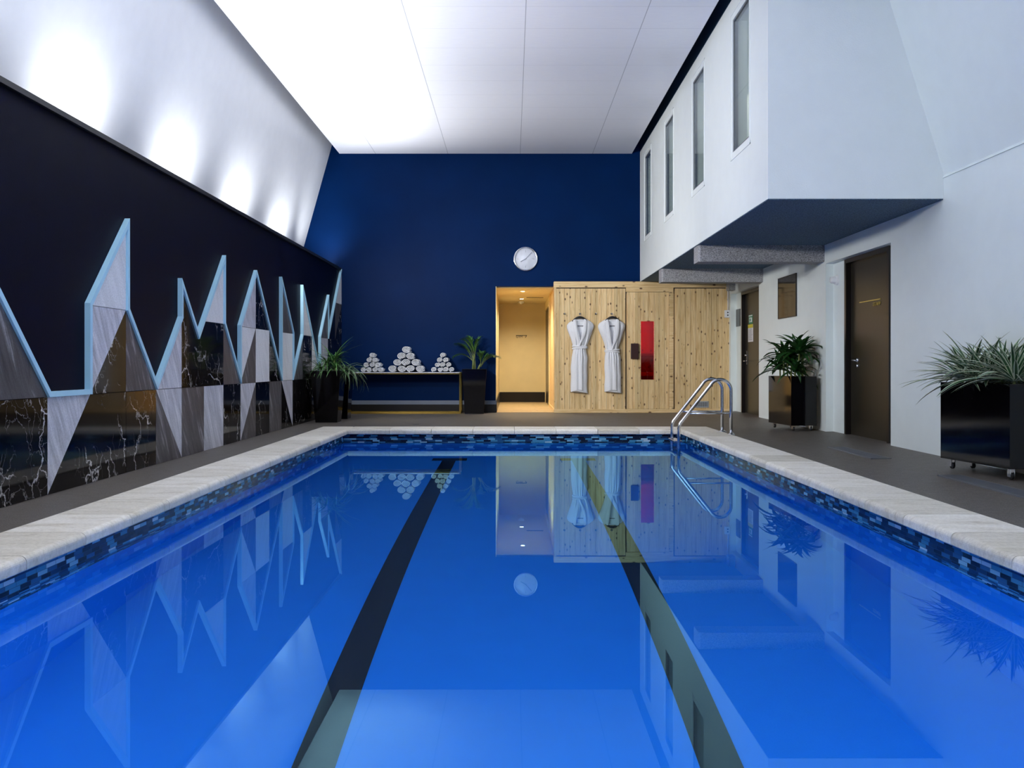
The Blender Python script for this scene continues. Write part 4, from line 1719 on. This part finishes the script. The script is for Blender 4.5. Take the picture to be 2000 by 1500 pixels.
def clamp(bm, th, xmin=-9, xmax=9, ymax=99):
    c, sn = math.cos(th.rotation_euler[2]), math.sin(th.rotation_euler[2])
    for v in bm.verts:
        X = th.location.x + v.co.x * c - v.co.y * sn
        Y = th.location.y + v.co.x * sn + v.co.y * c
        X2 = X if xmin < X < xmax else (xmax - 0.004 - 0.12 * min(0.3, X - xmax) if X >= xmax else xmin + 0.004 + 0.12 * min(0.3, xmin - X))
        Y2 = Y if Y < ymax else ymax - 0.004 - 0.12 * min(0.3, Y - ymax)
        dx, dy = X2 - th.location.x, Y2 - th.location.y
        v.co.x, v.co.y = dx * c + dy * sn, -dx * sn + dy * c


def frond(bmL, bmS, base, az, length, e0, e1, nl, ll, lw, R_):
    p_ = Vector(base)
    pts = [p_.copy()]
    seg = 12
    ds = []
    for i in range(seg):
        e = e0 + (e1 - e0) * ((i + 1) / seg) ** 1.4
        d = Vector((math.cos(az) * math.cos(e), math.sin(az) * math.cos(e), math.sin(e)))
        p_ = p_ + d * length / seg
        pts.append(p_.copy())
        ds.append((d, e))
    tube(bmS, pts, [0.006 - 0.0045 * i / seg for i in range(seg + 1)], 6)
    for i in range(nl):
        t_ = 0.30 + 0.70 * i / (nl - 1)
        k_ = min(seg - 1, int(t_ * seg))
        fr_ = t_ * seg - k_
        q = pts[k_].lerp(pts[min(seg, k_ + 1)], min(1, fr_))
        e = ds[k_][1]
        l_ = ll * math.sin(math.pi * (0.18 + 0.75 * (t_ - 0.3) / 0.7)) ** 0.6
        for s_ in (-1, 1):
            blade(bmL, q, az + s_ * R_.uniform(0.5, 0.85) * (1.15 - 0.6 * t_), l_ * R_.uniform(0.85, 1.1), lw, e + R_.uniform(0.1, 0.45), e - R_.uniform(0.5, 1.0), 5, 0.3)


def tapered_pot(name, lab, loc, rotz, top, bot, hgt, grp=None):
    t_ = thing(name, lab, 'potted plant', loc, rotz, grp)
    bm_ = nb()
    lv = [(bot / 2, 0), (top / 2, hgt), (top / 2 - 0.018, hgt), (top / 2 - 0.024, hgt - 0.05)]
    rings = [[bm_.verts.new((sx * r, sy * r, z)) for sx, sy in ((-1, -1), (1, -1), (1, 1), (-1, 1))] for r, z in lv]
    bm_.faces.new(rings[0][::-1])
    for a_, b_ in zip(rings, rings[1:]):
        for k_ in range(4):
            bm_.faces.new((a_[k_], a_[(k_ + 1) % 4], b_[(k_ + 1) % 4], b_[k_]))
    bm_.faces.new(rings[-1])
    obj('pot', bm_, 'black_gloss', t_, local=True, bevel=0.004)
    bm_ = nb()
    r = top / 2 - 0.026
    box(bm_, -r, r, -r, r, hgt - 0.048, hgt - 0.025)
    obj('soil', bm_, 'soil', t_, local=True)
    return t_


# left front pot: dense narrow leaves
R1 = random.Random(21)
Yp = 11.78 * K
pot = tapered_pot('planter_with_dracaena', 'tall tapered black planter with spiky narrow leaves, front left by the marble', (-2.56, Yp, 0), 0.0, 0.41, 0.30, 0.712)
bmL, bmS = nb(), nb()
for (x_, y_, h_, n_, l_) in ((-0.02, 0.0, 0.10, 34, 0.34), (0.10, -0.05, 0.04, 30, 0.30), (-0.12, 0.03, 0.02, 26, 0.28), (0.07, 0.08, 0.16, 26, 0.30)):
    rosette(bmL, R1, (x_, y_, 0.70 + h_), n_, l_ * 0.8, l_ * 1.35, 0.018, 0.1, 1.4, 1.3, seg=7)
    stem(pot, [(x_, y_, 0.66), (x_, y_, 0.72 + h_)], 0.009)
for az, l_, e in ((0.25, 0.44, 1.15), (0.10, 0.50, 0.85), (-0.5, 0.42, 1.0), (0.55, 0.48, 1.2), (2.6, 0.36, 1.2)):
    blade(bmL, (0.06, 0.0, 0.84), az, l_, 0.026, e, e - 0.6, 8, 0.3)
clamp(bmL, pot, xmin=XF + 0.02, ymax=YB - 0.02)
obj('foliage', bmL, 'leaf_mid', pot, local=True, recalc=False)
bmS.free()

# left back pot: drooping grass-like plant
R2 = random.Random(5)
pot = tapered_pot('planter_with_spider_plant', 'tall black planter with arching grassy leaves, behind the front left planter', (-2.55, 12.50 * K, 0), 0.0, 0.34, 0.28, 0.66)
bmL, bmS = nb(), nb()
for (x_, y_, h_, n_, l_) in ((0.06, -0.04, 0.06, 44, 0.44), (0.13, 0.02, 0.05, 34, 0.42), (-0.02, 0.05, 0.08, 26, 0.36)):
    rosette(bmL, R2, (x_, y_, 0.63 + h_), n_, l_ * 0.8, l_ * 1.3, 0.018, 0.1, 1.35, 2.1, seg=8)
    stem(pot, [(x_, y_, 0.61), (x_, y_, 0.64 + h_)], 0.008)
clamp(bmL, pot, xmin=XF + 0.02, ymax=YB - 0.02)
obj('foliage', bmL, 'leaf_grey', pot, local=True, recalc=False)
bmS.free()

# right pot by the doorway: small palm
R3 = random.Random(9)
pot = tapered_pot('planter_with_palm', 'tapered black planter with a small palm between the towels and the doorway', (-0.612, 13.86 * K, 0), 0.0, 0.40, 0.31, 0.728)
bmL, bmS = nb(), nb()
for (x_, y_, tx, h_) in ((-0.03, 0.0, -0.02, 0.22), (0.05, 0.0, 0.10, 0.10), (0.0, 0.03, 0.0, 0.16)):
    stem(pot, [(x_, y_, 0.69), ((x_ + tx) / 2, y_, 0.72 + h_ * 0.5), (tx, y_, 0.72 + h_)], [0.020, 0.015, 0.011])
for (x_, z_, az, L_, e0, e1) in ((-0.02, 0.90, math.pi - 0.3, 0.46, 1.35, 0.1), (-0.02, 0.92, math.pi + 0.6, 0.42, 1.45, 0.5), (-0.03, 0.92, 2.0, 0.44, 1.5, 0.8),
                                 (0.0, 0.9, -1.2, 0.40, 1.5, 0.7), (0.10, 0.80, 0.1, 0.36, 1.1, -0.1), (0.10, 0.80, -0.6, 0.34, 1.2, 0.0),
                                 (0.10, 0.80, 0.6, 0.30, 1.3, 0.2), (-0.02, 0.88, math.pi, 0.36, 0.95, -0.4), (-0.02, 0.92, 0.6, 0.40, 1.55, 0.9), (0.0, 0.92, 4.0, 0.42, 1.5, 0.6),
                                 (-0.04, 0.9, 2.6, 0.40, 1.25, 0.3), (0.1, 0.82, 1.5, 0.32, 1.4, 0.4), (0.1, 0.8, -1.6, 0.32, 1.35, 0.3)):
    frond(bmL, bmS, (x_, 0.0, z_ - 0.04), az, L_ * 0.95, e0, e1, 20, 0.18, 0.012, R3)
clamp(bmL, pot, xmin=XF + 0.02, ymax=YB - 0.02)
obj('foliage', bmL, 'leaf_mid', pot, local=True, recalc=False)
obj('frond_stalks', bmS, 'stem', pot, local=True)


def trough(name, lab, corner, far, depth, bottom, hgt):
    """long narrow planter on castors; corner = near-left corner, far = far-left corner (x, y)"""
    v = Vector((far[0] - corner[0], far[1] - corner[1]))
    L_ = v.length
    rz = math.atan2(v.y, v.x) - math.pi / 2
    t_ = thing(name, lab, 'potted plant', (corner[0], corner[1], 0.03), rz)
    # local: y runs along the long side away from the camera, x to the wall
    z0 = bottom
    bm_ = nb()
    e = 0.012
    box(bm_, 0, e, 0, L_, z0, hgt)
    box(bm_, depth - e, depth, 0, L_, z0, hgt)
    box(bm_, e, depth - e, 0, e, z0, hgt)
    box(bm_, e, depth - e, L_ - e, L_, z0, hgt)
    box(bm_, e, depth - e, e, L_ - e, z0, z0 + 0.012)
    obj('trough', bm_, 'black_gloss', t_, local=True)
    for (x_, y_) in ((0.05, 0.06), (0.05, L_ - 0.06), (depth - 0.05, 0.06), (depth - 0.05, L_ - 0.06)):
        c_ = nb()
        box(c_, x_ - 0.022, x_ + 0.022, y_ - 0.022, y_ + 0.022, z0 - 0.004, z0)
        box(c_, x_ - 0.017, x_ - 0.012, y_ - 0.02, y_ + 0.012, 0.018, z0 - 0.004)
        box(c_, x_ + 0.012, x_ + 0.017, y_ - 0.02, y_ + 0.012, 0.018, z0 - 0.004)
        co = obj('caster', c_, 'chrome', t_, local=True)
        w_ = nb()
        lathe(w_, [(0, 0.010), (0.018, 0.011), (0.024, 0.007), (0.024, -0.007), (0.018, -0.011), (0, -0.010)],
              Matrix.Translation((x_, y_ - 0.008, 0.024)) @ Matrix.Rotation(math.radians(90), 4, 'Y'), 20)
        obj('wheel', w_, 'black_rubber', co, local=True)
    return t_, L_


# second trough (in front of the pilaster)
tr, TL = trough('trough_with_dracaena', 'glossy black trough planter on castors with broad dark green leaves, left of the staff door',
                (3.225, 9.76 * K), (3.150, 10.37 * K), 0.31, 0.062, 0.632)
R4 = random.Random(31)
bm = nb()
box(bm, 0.013, 0.297, 0.013, TL - 0.013, 0.58, 0.60)
obj('soil', bm, 'soil', tr, local=True)
bmL, bmS = nb(), nb()
for i in range(9):
    x_ = 0.08 + 0.15 * ((i * 7) % 5) / 4
    y_ = 0.07 + (TL - 0.14) * i / 8
    h_ = R4.uniform(0.06, 0.34)
    stem(tr, [(x_, y_, 0.59), (x_, y_, 0.62 + h_)], 0.010)
    rosette(bmL, R4, (x_, y_, 0.62 + h_), 20, 0.22, 0.42, 0.056, 0.0, 1.5, 1.0, seg=8, fold=0.35)
clamp(bmL, tr, xmax=XR - 0.005)
obj('foliage', bmL, 'leaf_dark', tr, local=True, recalc=False)
bmS.free()

# big near trough with variegated leaves
tr, TL = trough('trough_with_variegated_plants', 'glossy black trough planter on castors with white-edged striped leaves, nearest on the right',
                (3.30, 5.60 * K), (3.196, 6.30 * K), 0.265, 0.075, 0.640)
R5 = random.Random(44)
bm = nb()
box(bm, 0.013, 0.252, 0.013, TL - 0.013, 0.60, 0.632)
obj('pebbles', bm, 'pebbles', tr, local=True)
bmL, bmS = nb(), nb()
for i in range(7):
    x_ = 0.06 + 0.12 * ((i * 3) % 4) / 3
    y_ = 0.04 + (TL - 0.10) * i / 6
    h_ = R5.uniform(0.0, 0.03)
    stem(tr, [(x_, y_, 0.61), (x_, y_, 0.66 + h_)], 0.010)
    rosette(bmL, R5, (x_, y_, 0.645 + h_), 50, 0.28, 0.52, 0.029, 0.16, 1.5, 0.75, seg=9, fold=0.35)
clamp(bmL, tr, xmax=XR - 0.005)
obj('foliage', bmL, 'leaf_var', tr, local=True, recalc=False)
bmS.free()
